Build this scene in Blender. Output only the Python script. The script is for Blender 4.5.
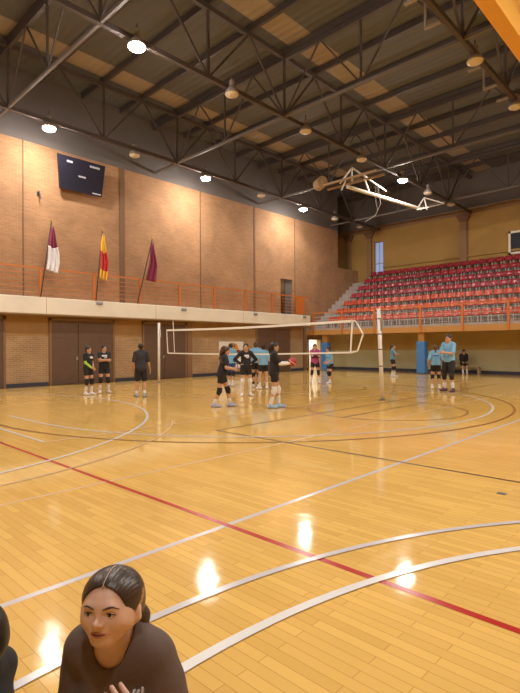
import bpy, math, random
import numpy as np
from mathutils import Vector, Matrix

random.seed(7)
for o in list(bpy.data.objects):
    bpy.data.objects.remove(o)
SC = bpy.context.scene
COL = SC.collection
PI = math.pi

# ------------------------------------------------------------------ camera, world, exposure
FOC, YAW, PITCH, ROLL, EYE = 490.94, math.radians(43.678), math.radians(.0755), math.radians(-.312), 1.5
cam = bpy.data.cameras.new('camera')
cam.sensor_fit = 'HORIZONTAL'
cam.sensor_width = 36.0
cam.lens = 36.0 * FOC / 520.0
cam.clip_start = .05
camo = bpy.data.objects.new('camera', cam)
COL.objects.link(camo)
fw = Vector((math.cos(YAW) * math.cos(PITCH), math.sin(YAW) * math.cos(PITCH), math.sin(PITCH)))
rt = Vector((math.sin(YAW), -math.cos(YAW), 0))
up = rt.cross(fw)
r2 = rt * math.cos(ROLL) + up * math.sin(ROLL)
u2 = -rt * math.sin(ROLL) + up * math.cos(ROLL)
M = Matrix(((r2.x, u2.x, -fw.x), (r2.y, u2.y, -fw.y), (r2.z, u2.z, -fw.z))).to_4x4()
M.translation = Vector((0, 0, EYE))
camo.matrix_world = M
SC.camera = camo

world = bpy.data.worlds.new('dusk')
SC.world = world
world.use_nodes = True
wb = world.node_tree.nodes['Background']
wb.inputs[0].default_value = (.30, .38, .62, 1)
wb.inputs[1].default_value = .35
SC.view_settings.view_transform = 'Standard'
SC.view_settings.look = 'None'
SC.view_settings.gamma = 1
SC.view_settings.exposure = -1.08
SC.view_settings.use_curve_mapping = False
LAMP = 1300.0                      # radiance of a lit lamp's lens
LAMP_COL = (1.0, .945, .86)

# ------------------------------------------------------------------ materials
def mat(name, col, rough=.6, metal=0.0, emit=None, estr=0.0, noise=0.0, nscale=8.0, spec=.5, bump=0.0):
    m = bpy.data.materials.new(name)
    m.use_nodes = True
    nt = m.node_tree
    b = nt.nodes['Principled BSDF']
    b.inputs['Base Color'].default_value = (*col, 1)
    b.inputs['Roughness'].default_value = rough
    b.inputs['Metallic'].default_value = metal
    b.inputs['Specular IOR Level'].default_value = spec
    if emit:
        b.inputs['Emission Color'].default_value = (*emit, 1)
        b.inputs['Emission Strength'].default_value = estr
    if noise or bump:
        tc = nt.nodes.new('ShaderNodeTexCoord')
        n = nt.nodes.new('ShaderNodeTexNoise')
        n.inputs['Scale'].default_value = nscale
        n.inputs['Detail'].default_value = 4
        nt.links.new(tc.outputs['Object'], n.inputs['Vector'])
        if noise:
            r = nt.nodes.new('ShaderNodeValToRGB')
            r.color_ramp.elements[0].position = .3
            r.color_ramp.elements[1].position = .7
            r.color_ramp.elements[0].color = (*[c * (1 - noise) for c in col], 1)
            r.color_ramp.elements[1].color = (*[min(1, c * (1 + noise)) for c in col], 1)
            nt.links.new(n.outputs['Fac'], r.inputs['Fac'])
            nt.links.new(r.outputs['Color'], b.inputs['Base Color'])
        if bump:
            bp = nt.nodes.new('ShaderNodeBump')
            bp.inputs['Strength'].default_value = bump
            bp.inputs['Distance'].default_value = .01
            nt.links.new(n.outputs['Fac'], bp.inputs['Height'])
            nt.links.new(bp.outputs['Normal'], b.inputs['Normal'])
    return m

def brickmat(name, c1, c2, mortar, bw=.25, rh=.075, ms=.008, axes='XZ', rough=.85, msmooth=.1, stain=.18, bump=.4, off=.5, bias=0.0):
    m = bpy.data.materials.new(name)
    m.use_nodes = True
    nt = m.node_tree
    b = nt.nodes['Principled BSDF']
    tc = nt.nodes.new('ShaderNodeTexCoord')
    sx = nt.nodes.new('ShaderNodeSeparateXYZ')
    cx = nt.nodes.new('ShaderNodeCombineXYZ')
    nt.links.new(tc.outputs['Object'], sx.inputs[0])
    nt.links.new(sx.outputs[axes[0]], cx.inputs['X'])
    nt.links.new(sx.outputs[axes[1]], cx.inputs['Y'])
    br = nt.nodes.new('ShaderNodeTexBrick')
    br.offset = off
    br.inputs['Scale'].default_value = 1
    br.inputs['Brick Width'].default_value = bw
    br.inputs['Row Height'].default_value = rh
    br.inputs['Mortar Size'].default_value = ms
    br.inputs['Mortar Smooth'].default_value = msmooth
    br.inputs['Bias'].default_value = bias
    br.inputs['Color1'].default_value = (*c1, 1)
    br.inputs['Color2'].default_value = (*c2, 1)
    br.inputs['Mortar'].default_value = (*mortar, 1)
    nt.links.new(cx.outputs[0], br.inputs['Vector'])
    n = nt.nodes.new('ShaderNodeTexNoise')
    n.inputs['Scale'].default_value = .9
    n.inputs['Detail'].default_value = 5
    nt.links.new(tc.outputs['Object'], n.inputs['Vector'])
    mr = nt.nodes.new('ShaderNodeMapRange')
    mr.inputs[1].default_value = .3
    mr.inputs[2].default_value = .7
    mr.inputs[3].default_value = 1 - stain
    mr.inputs[4].default_value = 1 + stain
    nt.links.new(n.outputs['Fac'], mr.inputs[0])
    mx = nt.nodes.new('ShaderNodeVectorMath')
    mx.operation = 'SCALE'
    nt.links.new(br.outputs['Color'], mx.inputs[0])
    nt.links.new(mr.outputs[0], mx.inputs['Scale'])
    nt.links.new(mx.outputs[0], b.inputs['Base Color'])
    b.inputs['Roughness'].default_value = rough
    if bump:
        bp = nt.nodes.new('ShaderNodeBump')
        bp.inputs['Strength'].default_value = bump
        bp.inputs['Distance'].default_value = .006
        bp.invert = True
        nt.links.new(br.outputs['Fac'], bp.inputs['Height'])
        nt.links.new(bp.outputs['Normal'], b.inputs['Normal'])
    return m

def ribmat(name, col, axis='X', pitch=.25, rough=.7):
    m = mat(name, col, rough)
    nt = m.node_tree
    b = nt.nodes['Principled BSDF']
    tc = nt.nodes.new('ShaderNodeTexCoord')
    w = nt.nodes.new('ShaderNodeTexWave')
    w.wave_type = 'BANDS'
    w.bands_direction = axis
    w.inputs['Scale'].default_value = .314 / pitch
    nt.links.new(tc.outputs['Object'], w.inputs['Vector'])
    bp = nt.nodes.new('ShaderNodeBump')
    bp.inputs['Strength'].default_value = .5
    bp.inputs['Distance'].default_value = .03
    nt.links.new(w.outputs['Fac'], bp.inputs['Height'])
    nt.links.new(bp.outputs['Normal'], b.inputs['Normal'])
    return m

def floormat():
    m = brickmat('parquet', (.73, .455, .135), (.64, .385, .108), (.42, .23, .06), bw=.62, rh=.07, ms=.0016, axes='YX', rough=.2, stain=.05, bump=0, off=.37)
    nt = m.node_tree
    b = nt.nodes['Principled BSDF']
    tc = nt.nodes.new('ShaderNodeTexCoord')
    n = nt.nodes.new('ShaderNodeTexNoise')
    n.inputs['Scale'].default_value = 1.7
    n.inputs['Detail'].default_value = 6
    nt.links.new(tc.outputs['Object'], n.inputs['Vector'])
    mr = nt.nodes.new('ShaderNodeMapRange')
    mr.inputs[1].default_value = .35
    mr.inputs[2].default_value = .7
    mr.inputs[3].default_value = .055
    mr.inputs[4].default_value = .105
    nt.links.new(n.outputs['Fac'], mr.inputs[0])
    nt.links.new(mr.outputs[0], b.inputs['Roughness'])
    b.inputs['Specular IOR Level'].default_value = .24
    n2 = nt.nodes.new('ShaderNodeTexNoise')
    n2.inputs['Scale'].default_value = 5
    nt.links.new(tc.outputs['Object'], n2.inputs['Vector'])
    bp = nt.nodes.new('ShaderNodeBump')
    bp.inputs['Strength'].default_value = .06
    bp.inputs['Distance'].default_value = .02
    nt.links.new(n2.outputs['Fac'], bp.inputs['Height'])
    nt.links.new(bp.outputs['Normal'], b.inputs['Normal'])
    return m

MT = dict(
    floor=floormat(),
    brick_low=brickmat('pale_brick', (.42, .27, .145), (.34, .21, .11), (.50, .37, .235), ms=.011),
    brick_up=brickmat('orange_brick', (.365, .188, .088), (.30, .148, .067), (.335, .205, .115), ms=.009),
    ochre_plaster=mat('ochre_plaster', (.36, .21, .085), .8, noise=.08, nscale=1.5),
    ochre_band=mat('ochre_band', (.50, .35, .12), .75, noise=.08, nscale=.8),
    ochre_wall=mat('ochre_wall', (.36, .215, .06), .8, noise=.08, nscale=.6),
    olive_wall=mat('olive_wall', (.47, .43, .25), .7, noise=.06, nscale=.8),
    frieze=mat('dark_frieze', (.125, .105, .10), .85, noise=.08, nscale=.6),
    concrete=mat('pale_concrete', (.36, .31, .285), .85, noise=.12, nscale=3, bump=.2),
    cream=mat('cream_paint', (.78, .72, .62), .7, noise=.05, nscale=1.2),
    soffit=mat('soffit_shade_joint', (.30, .20, .11), .8),  # shade under the gallery put into the colour; also used for joints
    door=mat('brown_door', (.13, .075, .052), .5, noise=.06, nscale=3),
    pil=mat('brown_pilaster', (.26, .15, .075), .75),
    seam=mat('dark_seam', (.17, .085, .045), .8),
    navy=mat('navy_skirting', (.045, .045, .075), .5),
    roof=ribmat('roof_sheet', (.112, .11, .104), 'X', .3),
    skylight=ribmat('skylight_sheet', (.34, .275, .205), 'X', .3),
    steel=mat('dark_steel', (.07, .055, .052), .5),
    lightsteel=mat('grey_steel', (.30, .26, .24), .45), chord=mat('dull_steel', (.15, .13, .12), .6),
    whitesteel=mat('white_steel', (.72, .68, .60), .4),
    orange=mat('orange_paint', (.54, .16, .03), .45),
    fascia=mat('orange_brown_paint', (.48, .235, .06), .55),
    beamorange=mat('orange_beam', (.80, .40, .06), .5),
    white=mat('white_line', (.70, .67, .66), .2),
    grey=mat('grey_line', (.55, .51, .52), .2),
    redline=mat('red_line', (.42, .028, .02), .25),
    blackline=mat('black_line', (.10, .05, .03), .3),
    brownline=mat('brown_line', (.30, .13, .035), .3),
    pinkline=mat('faded_line', (.64, .42, .24), .3),
    blue=mat('blue_pad', (.055, .20, .50), .5),
    seat1=mat('orange_red_plastic', (.48, .055, .018), .33),
    seat2=mat('crimson_plastic', (.33, .022, .036), .28),
    bracket=mat('pale_bracket', (.55, .50, .46), .4),
    post=mat('white_post', (.72, .68, .64), .35),
    tape=mat('white_tape', (.82, .78, .70), .6),
    string=mat('net_string', (.10, .08, .07), .8),
    band=mat('dark_band', (.12, .11, .13), .5),
    screen=mat('navy_board', (.016, .015, .028), .45, spec=.2),
    boardmark=mat('pale_mark', (.42, .42, .50), .5),
    lensoff=mat('unlit_lens', (.62, .52, .38), .3),
    lamphousing=mat('lamp_housing', (.22, .18, .16), .5),
    lens=mat('lit_lens', (1, 1, 1), .5, emit=LAMP_COL, estr=LAMP),
    glasspane=mat('dusk_pane', (.3, .36, .5), .2, emit=(.36, .50, .95), estr=.85),
    corridor=mat('corridor_wall', (.85, .83, .76), .7),
    ceilpanel=mat('corridor_lamp', (1, 1, 1), .5, emit=(1, .93, .78), estr=55),
    dimpanel=mat('gallery_lamp', (1, 1, 1), .5, emit=(1, .96, .88), estr=5),
    skin=mat('skin', (.56, .31, .20), .5, noise=.05, nscale=25),
    skinpale=mat('pale_skin', (.60, .38, .26), .5),
    face=mat('face_skin', (.66, .42, .325), .42, noise=.04, nscale=40),
    black=mat('black_cloth', (.016, .014, .017), .8, bump=.2, nscale=40),
    darkgrey=mat('charcoal_cloth', (.03, .026, .034), .8),
    bluecloth=mat('sky_blue_cloth', (.19, .42, .66), .8, bump=.2, nscale=40),
    bluegrey=mat('blue_grey_cloth', (.14, .27, .38), .8),
    royal=mat('royal_blue_cloth', (.03, .08, .30), .8),
    pink=mat('pink_cloth', (.42, .07, .24), .8),
    lime=mat('lime_cloth', (.38, .62, .06), .7),
    whitecloth=mat('white_cloth', (.74, .70, .68), .8),
    printw=mat('white_print', (.66, .64, .68), .7),
    shoewhite=mat('white_shoe', (.72, .68, .68), .5),
    shoelav=mat('lavender_shoe', (.42, .45, .66), .5),
    shoeblue=mat('pale_blue_shoe', (.33, .46, .66), .5),
    shoepurple=mat('dark_purple_shoe', (.09, .03, .06), .5),
    shoegrey=mat('grey_shoe', (.32, .33, .36), .5),
    hairdark=mat('dark_hair', (.022, .013, .010), .45, noise=.3, nscale=60),
    hairbrown=mat('brown_hair', (.085, .042, .022), .55, noise=.35, nscale=40),
    hairfront=mat('dark_brown_hair', (.042, .024, .017), .38, noise=.35, nscale=90, bump=.08),
    blond=mat('blond_strand', (.30, .17, .06), .45, noise=.3, nscale=90),
    tee=mat('taupe_tee', (.112, .074, .062), .85, noise=.10, nscale=9, bump=.6),
    eyewhite=mat('eye_white', (.62, .56, .52), .25),
    iris=mat('dark_iris', (.02, .011, .008), .15),
    lip=mat('lip', (.44, .17, .15), .4),
    mouth=mat('mouth_dark', (.10, .025, .022), .6),
    brow=mat('brow_hair', (.07, .04, .028), .7),
    ballred=mat('red_leather', (.40, .02, .025), .5),
    maroon=mat('maroon_cloth', (.23, .025, .07), .8),
    flagred=mat('red_cloth', (.52, .03, .03), .8),
    flagyellow=mat('yellow_cloth', (.75, .42, .04), .8),
    flagwhite=mat('flag_white', (.72, .69, .72), .8),
    pole=mat('dark_pole', (.05, .028, .018), .4),
    brass=mat('brass', (.45, .28, .08), .35, metal=.8),
    banner=mat('white_banner', (.82, .82, .82), .6),
    bannery=mat('yellow_print', (.66, .33, .05), .6),
    bannerr=mat('dark_red_print', (.30, .03, .03), .6),
    bannerk=mat('dark_print', (.12, .12, .14), .6),
    benchwood=mat('bench_wood', (.42, .33, .22), .6),
    metal=mat('metal', (.4, .4, .42), .35, metal=.7),
    lampgrey=mat('fixture_grey', (.28, .28, .29), .5),
    drum=mat('beige_drum', (.42, .30, .19), .6),
)

# ------------------------------------------------------------------ mesh helpers
class MB:
    def __init__(s):
        s.v = []; s.f = []
    def add(s, vs, fs):
        n = len(s.v)
        s.v += [tuple(float(c) for c in v) for v in vs]
        s.f += [tuple(i + n for i in f) for f in fs]
        return s
    def box(s, x0, x1, y0, y1, z0, z1):
        return s.add([(x0, y0, z0), (x1, y0, z0), (x1, y1, z0), (x0, y1, z0), (x0, y0, z1), (x1, y0, z1), (x1, y1, z1), (x0, y1, z1)],
                     [(0, 3, 2, 1), (4, 5, 6, 7), (0, 1, 5, 4), (1, 2, 6, 5), (2, 3, 7, 6), (3, 0, 4, 7)])
    def bar(s, a, b, w, h=None):
        h = h or w
        a = Vector(a); b = Vector(b); d = (b - a).normalized()
        ref = Vector((0, 0, 1)) if abs(d.z) < .95 else Vector((1, 0, 0))
        p = d.cross(ref).normalized() * w / 2; q = p.cross(d).normalized() * h / 2
        vs = [c + i * p + j * q for c in (a, b) for i, j in ((-1, -1), (1, -1), (1, 1), (-1, 1))]
        return s.add(vs, [(0, 3, 2, 1), (4, 5, 6, 7), (0, 1, 5, 4), (1, 2, 6, 5), (2, 3, 7, 6), (3, 0, 4, 7)])
    def tube(s, pts, r, n=8, cap=True):
        pts = [Vector(p) for p in pts]
        rs = r if isinstance(r, (list, tuple)) else [r] * len(pts)
        base = len(s.v); prev = None
        vs = []; fs = []
        for i, p in enumerate(pts):
            d = (pts[min(i + 1, len(pts) - 1)] - pts[max(i - 1, 0)]).normalized()
            if prev is None:
                ref = Vector((0, 0, 1)) if abs(d.z) < .9 else Vector((1, 0, 0))
                u = d.cross(ref).normalized()
            else:
                u = (prev - d * prev.dot(d)).normalized()
            prev = u; w = d.cross(u)
            for k in range(n):
                a = 2 * PI * k / n
                vs.append(p + (u * math.cos(a) + w * math.sin(a)) * rs[i])
        for i in range(len(pts) - 1):
            for k in range(n):
                fs.append((i * n + k, i * n + (k + 1) % n, (i + 1) * n + (k + 1) % n, (i + 1) * n + k))
        if cap:
            fs.append(tuple(range(n - 1, -1, -1)))
            m = (len(pts) - 1) * n
            fs.append(tuple(range(m, m + n)))
        return s.add(vs, fs)
    def lathe(s, prof, c=(0, 0, 0), n=20):
        vs = []; fs = []
        for r, z in prof:
            for k in range(n):
                a = 2 * PI * k / n
                vs.append((c[0] + r * math.cos(a), c[1] + r * math.sin(a), c[2] + z))
        for i in range(len(prof) - 1):
            for k in range(n):
                fs.append((i * n + k, i * n + (k + 1) % n, (i + 1) * n + (k + 1) % n, (i + 1) * n + k))
        return s.add(vs, fs)
    def ball(s, c, r, n=12, sc=(1, 1, 1)):
        vs = []; fs = []
        m = n // 2
        for i in range(m + 1):
            t = PI * i / m
            for k in range(n):
                a = 2 * PI * k / n
                vs.append((c[0] + sc[0] * r * math.sin(t) * math.cos(a), c[1] + sc[1] * r * math.sin(t) * math.sin(a), c[2] + sc[2] * r * math.cos(t)))
        for i in range(m):
            for k in range(n):
                fs.append((i * n + k, (i + 1) * n + k, (i + 1) * n + (k + 1) % n, i * n + (k + 1) % n))
        return s.add(vs, fs)
    def build(s, name, m, parent=None, smooth=False, bevel=0):
        me = bpy.data.meshes.new(name)
        me.from_pydata(s.v, [], s.f)
        me.materials.append(MT[m] if isinstance(m, str) else m)
        if smooth:
            me.polygons.foreach_set('use_smooth', [True] * len(me.polygons))
        me.update()
        o = bpy.data.objects.new(name, me)
        COL.objects.link(o)
        if parent:
            o.parent = parent
        if bevel:
            b = o.modifiers.new('bevel', 'BEVEL'); b.width = bevel; b.segments = 2
        return o

def tag(o, label, cat, group=None):
    o['label'] = label; o['category'] = cat
    if group: o['group'] = group
    return o
def struct(o, label=None):
    o['kind'] = 'structure'
    if label: o['label'] = label
    return o
def thing(name, label, cat, loc=(0, 0, 0), rz=0, group=None):
    o = bpy.data.objects.new(name, None)
    o.empty_display_size = .1
    COL.objects.link(o)
    o.location = loc; o.rotation_euler = (0, 0, rz)
    return tag(o, label, cat, group)
def copy_tree(src, loc, rz=None):
    r = src.copy(); COL.objects.link(r); r.location = loc
    if rz is not None: r.rotation_euler = (0, 0, rz)
    for ch in src.children:
        c = ch.copy(); COL.objects.link(c); c.parent = r
        for g in ch.children:
            d = g.copy(); COL.objects.link(d); d.parent = c
    return r
ORD = ['first', 'second', 'third', 'fourth', 'fifth', 'sixth', 'seventh', 'eighth', 'ninth', 'tenth', 'eleventh', 'twelfth', 'thirteenth', 'fourteenth', 'fifteenth',
       'sixteenth', 'seventeenth', 'eighteenth', 'nineteenth', 'twentieth', 'twenty-first', 'twenty-second', 'twenty-third', 'twenty-fourth', 'twenty-fifth', 'twenty-sixth', 'twenty-seventh', 'twenty-eighth', 'twenty-ninth', 'thirtieth']

# ------------------------------------------------------------------ the hall
X0, X1, YN, YW, YF = -8.0, 31.3, -5.0, 19.8, 22.0      # room extents; YW = brick wall, X1 = upper end wall, YF = recess
ZR = 12.3
fl = struct(MB().box(X0 - .3, X1 + .3, YN - .3, YF + .3, -.2, 0).build('floor', 'floor'), 'glossy golden parquet floor with coloured court lines')
# brick wall: pieces around the lit doorway below and the open doorway on the gallery
LD = (25.3, 26.6, 0, 1.99)
UD = (22.58, 23.70, 3.46, 5.70)
w = MB()
w.box(X0, LD[0], YW, YW + .3, 0, 1.97); w.box(LD[1], 28.7, YW, YW + .3, 0, 1.97)
wl = struct(w.build('wall_left', 'brick_low'), 'long brick wall with a gallery halfway up')
MB().box(X0, 28.7, YW, YW + .3, 1.97, 2.85).build('plaster_band', 'ochre_plaster', wl)
w = MB()
w.box(X0, UD[0], YW, YW + .3, 2.85, 9.6); w.box(UD[1], 28.7, YW, YW + .3, 2.85, 9.6)
w.box(UD[0], UD[1], YW, YW + .3, UD[3], 9.6); w.box(UD[0], UD[1], YW, YW + .3, 2.85, UD[2])
w.box(28.7, X1, YW, YW + .3, 2.85, 7.05)
w.build('upper_brick', 'brick_up', wl)
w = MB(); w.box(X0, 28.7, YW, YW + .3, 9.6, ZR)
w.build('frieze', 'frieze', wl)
for x, wd in ((7.45, .05), (11.75, .26), (16.3, .06), (20.3, .12), (23.95, .05), (3.2, .05), (-1, .05)):
    MB().box(x - wd / 2, x + wd / 2, YW - .02, YW + .02, 3.46, 9.6).build('wall_seam', 'seam', wl)
struct(MB().box(28.7, X1, YW + .05, YF, 6.95, 7.05).build('trim_1', 'cream'), 'pale ledge at the top of the stand steps')
struct(MB().box(28.4, 28.7, YW + .3, YF, 7.05, ZR).build('wall_recess', 'brick_up'))
struct(MB().box(28.7, X1 + .3, YF, YF + .3, 0, ZR).build('wall_corner', 'ochre_wall'))
# end wall behind the stand, with a hole for the tall window
WY0, WY1, WZ0, WZ1 = 17.74, 18.44, 6.62, 9.0
w = MB()
w.box(X1, X1 + .3, YN, WY0, 2.4, 9.75); w.box(X1, X1 + .3, WY1, YF, 2.4, 9.75)
w.box(X1, X1 + .3, WY0, WY1, 2.4, WZ0); w.box(X1, X1 + .3, WY0, WY1, WZ1, 9.75)
we = struct(w.build('wall_end', 'ochre_wall'), 'ochre end wall above the stand')
MB().box(X1 - .02, X1 + .3, YN, YF, 9.75, 10.15).build('brown_band', 'pil', we)
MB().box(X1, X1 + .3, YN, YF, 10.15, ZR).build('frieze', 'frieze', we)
MB().box(X1 - .12, X1, YN, WY0 - .05, 7.08, 7.2).build('ledge', 'ochre_wall', we)
for y, wd in ((20.55, .36), (18.78, .36), (12.04, .42), (5.6, .42)):
    MB().box(X1 - .16, X1, y - wd / 2, y + wd / 2, 2.4, 9.75).build('pilaster', 'pil', we)
    MB().add([(X1 - .2, y - wd / 2 - .25, 9.75), (X1 - .2, y + wd / 2 + .25, 9.75), (X1 - .2, y + wd / 2, 9.3), (X1 - .2, y - wd / 2, 9.3),
              (X1, y - wd / 2 - .25, 9.75), (X1, y + wd / 2 + .25, 9.75), (X1, y + wd / 2, 9.3), (X1, y - wd / 2, 9.3)],
             [(0, 1, 2, 3), (0, 3, 7, 4), (1, 5, 6, 2), (2, 6, 7, 3), (0, 4, 5, 1)]).build('capital', 'seam', we)
wn = MB()
for y0, y1, z0, z1 in ((WY0, WY1, WZ0, WZ0 + .05), (WY0, WY1, WZ1 - .05, WZ1), (WY0, WY0 + .05, WZ0, WZ1), (WY1 - .05, WY1, WZ0, WZ1), (WY0, WY1, 7.42, 7.47), (18.07, 18.1, WZ0, WZ1)):
    wn.box(X1 + .1, X1 + .16, y0, y1, z0, z1)
w1 = struct(wn.build('window_1', 'lightsteel'), 'tall narrow window glowing with blue dusk light')
MB().box(X1 + .12, X1 + .14, WY0 + .05, WY1 - .05, WZ0 + .05, WZ1 - .05).build('pane', 'glasspane', w1)
# wall below the stand
w = MB(); w.box(27.3, 27.5, YN, YW, 0, 1.28)
wu = struct(w.build('wall_under_stand', 'olive_wall'), 'olive wall below the stand')
MB().box(27.3, 27.5, YN, YW, 1.28, 2.6).build('ochre_band', 'ochre_band', wu)
struct(MB().box(27.27, 27.3, YN, YW - .02, 0, .17).build('baseboard_end', 'navy'))
w = MB()
for a, b in ((X0, 8.4), (11.34, 12.74), (15.36, 20.36), (23.46, 25.2), (26.7, 27.25)):
    w.box(a, b, YW - .03, YW, 0, .15)
struct(w.build('baseboard_left', 'navy'))
# walls behind and beside the camera
struct(MB().box(X0 - .3, X1 + .3, YN - .3, YN, 0, ZR).build('wall_right', 'ochre_wall'))
struct(MB().box(X0 - .3, X0, YN, YF, 0, ZR).build('wall_back', 'ochre_wall'))
# roof: dark sheets with three pale translucent strips
cl = None
edges = [YN - .3, 3.75, 4.85, 10.35, 11.35, 17.0, 18.0, YF + .3]
for i in range(7):
    nm = 'ceiling' if i % 2 == 0 else 'skylight_strip'
    o = MB().box(X0 - .3, X1 + .3, edges[i], edges[i + 1], ZR, ZR + .1).build(nm, 'roof' if i % 2 == 0 else 'skylight')
    struct(o, None if i % 2 == 0 else 'pale translucent roof strip running along the hall')
# purlins across the roof
x = -6.3
while x < X1:
    struct(MB().bar((x, YN, 12.17), (x, YF, 12.17), .10, .22).build('ceiling_purlin', 'steel'))
    x += 1.8
# main trusses along the hall and cross trusses between them
def truss_x(y, x0, x1):
    zb, zt = 9.85, 12.0
    t = struct(MB().bar((x0, y, zb), (x1, y, zb), .12, .14).build('ceiling_truss', 'steel'), 'dark steel roof truss running along the hall')
    MB().bar((x0, y, zt), (x1, y, zt), .14, .16).build('top_chord', 'steel', t)
    n0 = 6.3 - 3.6 * 4
    w = MB()
    x = n0
    while x <= x1:
        if x >= x0:
            w.bar((x, y, zb), (x, y, zt), .07)
            if x + 1.8 <= x1:
                w.bar((x, y, zb), (x + 1.8, y, zt), .06)
            if x - 1.8 >= x0:
                w.bar((x, y, zb), (x - 1.8, y, zt), .06)
        x += 3.6
    w.build('web', 'steel', t)
    return t
for y in (18.0, 11.6, 5.2, -1.2):
    truss_x(y, X0, X1)
def truss_y(x):
    zb, zt = 9.85, 11.95
    t = struct(MB().bar((x, YN, zb), (x, YW, zb), .08, .09).build('ceiling_cross_truss', 'chord'), 'cross truss with a grey bottom chord')
    MB().bar((x, YN, zt), (x, YW, zt), .12, .16).build('top_chord', 'steel', t)
    w = MB()
    y = -1.2
    while y < 18:
        w.bar((x, y + 3.2, zb), (x, y + 3.2, zt), .06)
        w.bar((x, y, zb), (x, y + 1.6, zt), .05); w.bar((x, y + 1.6, zt), (x, y + 3.2, zb), .05)
        w.bar((x, y + 3.2, zb), (x, y + 4.8, zt), .05); w.bar((x, y + 4.8, zt), (x, y + 6.4, zb), .05)
        y += 6.4
    w.build('web', 'steel', t)
for x in (-.9, 6.3, 13.5, 20.7, 27.9):
    truss_y(x)
struct(MB().box(X1 - .3, X1 - .18, YN, YW, 10.0, 10.08).build('trim_2', 'lightsteel'))
struct(MB().box(X0, X1, 3.75, 4.1, 9.25, 10.2).build('ceiling_beam', 'beamorange'), 'deep orange roof beam at the top right corner')

# gallery along the brick wall
gb = struct(MB().box(X0, 24.5, 19.0, YW, 2.82, 3.46).build('gallery', 'cream', bevel=.02), 'cream concrete gallery running along the brick wall')
MB().box(X0, 24.5, 19.02, YW, 2.78, 2.82).build('gallery_soffit', 'soffit', gb)  # same concrete as the cream slab, its shade painted in brown
for xx in (8.0, 13.0, 18.6):
    MB().box(xx - .006, xx + .006, 18.996, 19.0, 2.82, 3.46).build('joint', 'soffit', gb)
# stand: seven stepped tiers of pale concrete with a solid front
NT, SX, DX, DZ = 7, 25.35, .86, .57
ZS0 = 2.68
w = MB()
for k in range(NT):
    xa = SX + DX * k
    w.box(xa, X1, YN, YW, ZS0 + DZ * k - (.14 if k == 0 else DZ), ZS0 + DZ * k)
st = struct(w.build('grandstand', 'concrete'), 'stepped pale concrete stand rising to the end wall')
MB().box(25.0, 25.35, YN, YW, 2.55, 2.68).build('front_ledge', 'concrete', st)
MB().box(24.98, 25.16, YN, YW, 2.25, 2.55).build('front_fascia', 'fascia', st)
MB().box(25.16, 27.5, YN, YW, 2.42, 2.55).build('underside', 'soffit', st)
# half-height steps in the stairway beside the wall
for k in range(NT):
    xa = SX + DX * k
    MB().box(xa - .42, xa, 18.75, YW, ZS0 + DZ * (k - 1), ZS0 + DZ * (k - 1) + DZ / 2).build('stair_step', 'concrete', st) if k else None
for y in (18.4, 12.02, 5.6):
    struct(MB().box(25.16, 25.46, y - .17, y + .17, 0, 2.42).build('pillar', 'fascia'), 'orange-brown pillar carrying the stand')

# doors in the brick wall
def double_door(nm, a, b, z, split, label):
    d = struct(MB().box(a, a + .09, YW - .07, YW, 0, z).box(b - .09, b, YW - .07, YW, 0, z).box(a, b, YW - .07, YW, z - .09, z).build(nm, 'pil'), label)
    for xa, xb in ((a + .09, split - .01), (split + .01, b - .09)):
        lf = MB().box(xa, xb, YW - .05, YW, .02, z - .09).build('leaf', 'door', d)
        MB().box(xa, xb, YW - .06, YW - .05, 1.0, 1.03).box(xa, xb, YW - .06, YW - .05, 1.9, 1.93).build('groove', 'seam', lf)
    MB().box(split - .12, split - .04, YW - .1, YW - .05, 1.0, 1.14).build('door_handle', 'metal', d)
    return d
double_door('door_1', 8.42, 11.33, 2.72, 9.64, 'dark brown double door left of the two girls in black')
double_door('door_2', 12.76, 15.34, 2.72, 14.0, 'dark brown double door behind the left net post')
double_door('door_3', 20.38, 23.44, 2.70, 21.9, 'dark brown double door behind the girl holding the ball')
double_door('door_4', 3.6, 6.78, 2.72, 5.2, 'dark brown double door at the left edge')
for nm, xa, xb in (('trim_3', 15.36, 15.66), ('trim_4', 24.72, 25.0)):
    struct(MB().box(xa, xb, YW - .1, YW, 0, 2.78).build(nm, 'pil'))
# lit doorway under the stand corner: a short corridor
c = MB(); a, b, z0, z1 = LD
c.box(a - .1, a, YW + .3, YW + 2.2, 0, 2.3); c.box(b, b + .1, YW + .3, YW + 2.2, 0, 2.3); c.box(a - .1, b + .1, YW + 2.0, YW + 2.2, 0, 2.3); c.box(a - .1, b + .1, YW + .3, YW + 2.2, 2.2, 2.3)
struct(c.build('wall_corridor', 'corridor'))
struct(MB().box(a + .3, b - .3, YW + .9, YW + 1.5, 2.17, 2.2).build('corridor_light_panel', 'ceilpanel'))
d5 = struct(MB().box(a - .08, a, YW - .06, YW, 0, z1 + .08).box(b, b + .08, YW - .06, YW, 0, z1 + .08).box(a - .08, b + .08, YW - .06, YW, z1, z1 + .08).build('door_5', 'pil'), 'open doorway with bright light behind the girl in pink')
# gallery doorway: dark room with a lit panel seen inside
c = MB(); a, b, z0, z1 = UD
c.box(a - .1, a, YW + .3, YW + 2.4, z0, 6.0); c.box(b, b + .1, YW + .3, YW + 2.4, z0, 6.0); c.box(a - .1, b + 3, YW + 2.2, YW + 2.4, z0, 6.0); c.box(a - .1, b + 3, YW + .3, YW + 2.4, 5.9, 6.0); c.box(a - .1, b + 3, YW + .3, YW + 2.4, z0 - .1, z0)
struct(c.build('wall_gallery_room', 'ochre_plaster'))
struct(MB().box(a + .02, a + .95, YW + 1.0, YW + 1.08, 5.2, 5.55).build('window_2', 'dimpanel'), 'bright panel glowing inside the gallery doorway')
struct(MB().box(a + .55, b, YW + .1, YW + .18, z0, z1).build('door_6', 'frieze'), 'dark grey door leaf of the gallery doorway')

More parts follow.
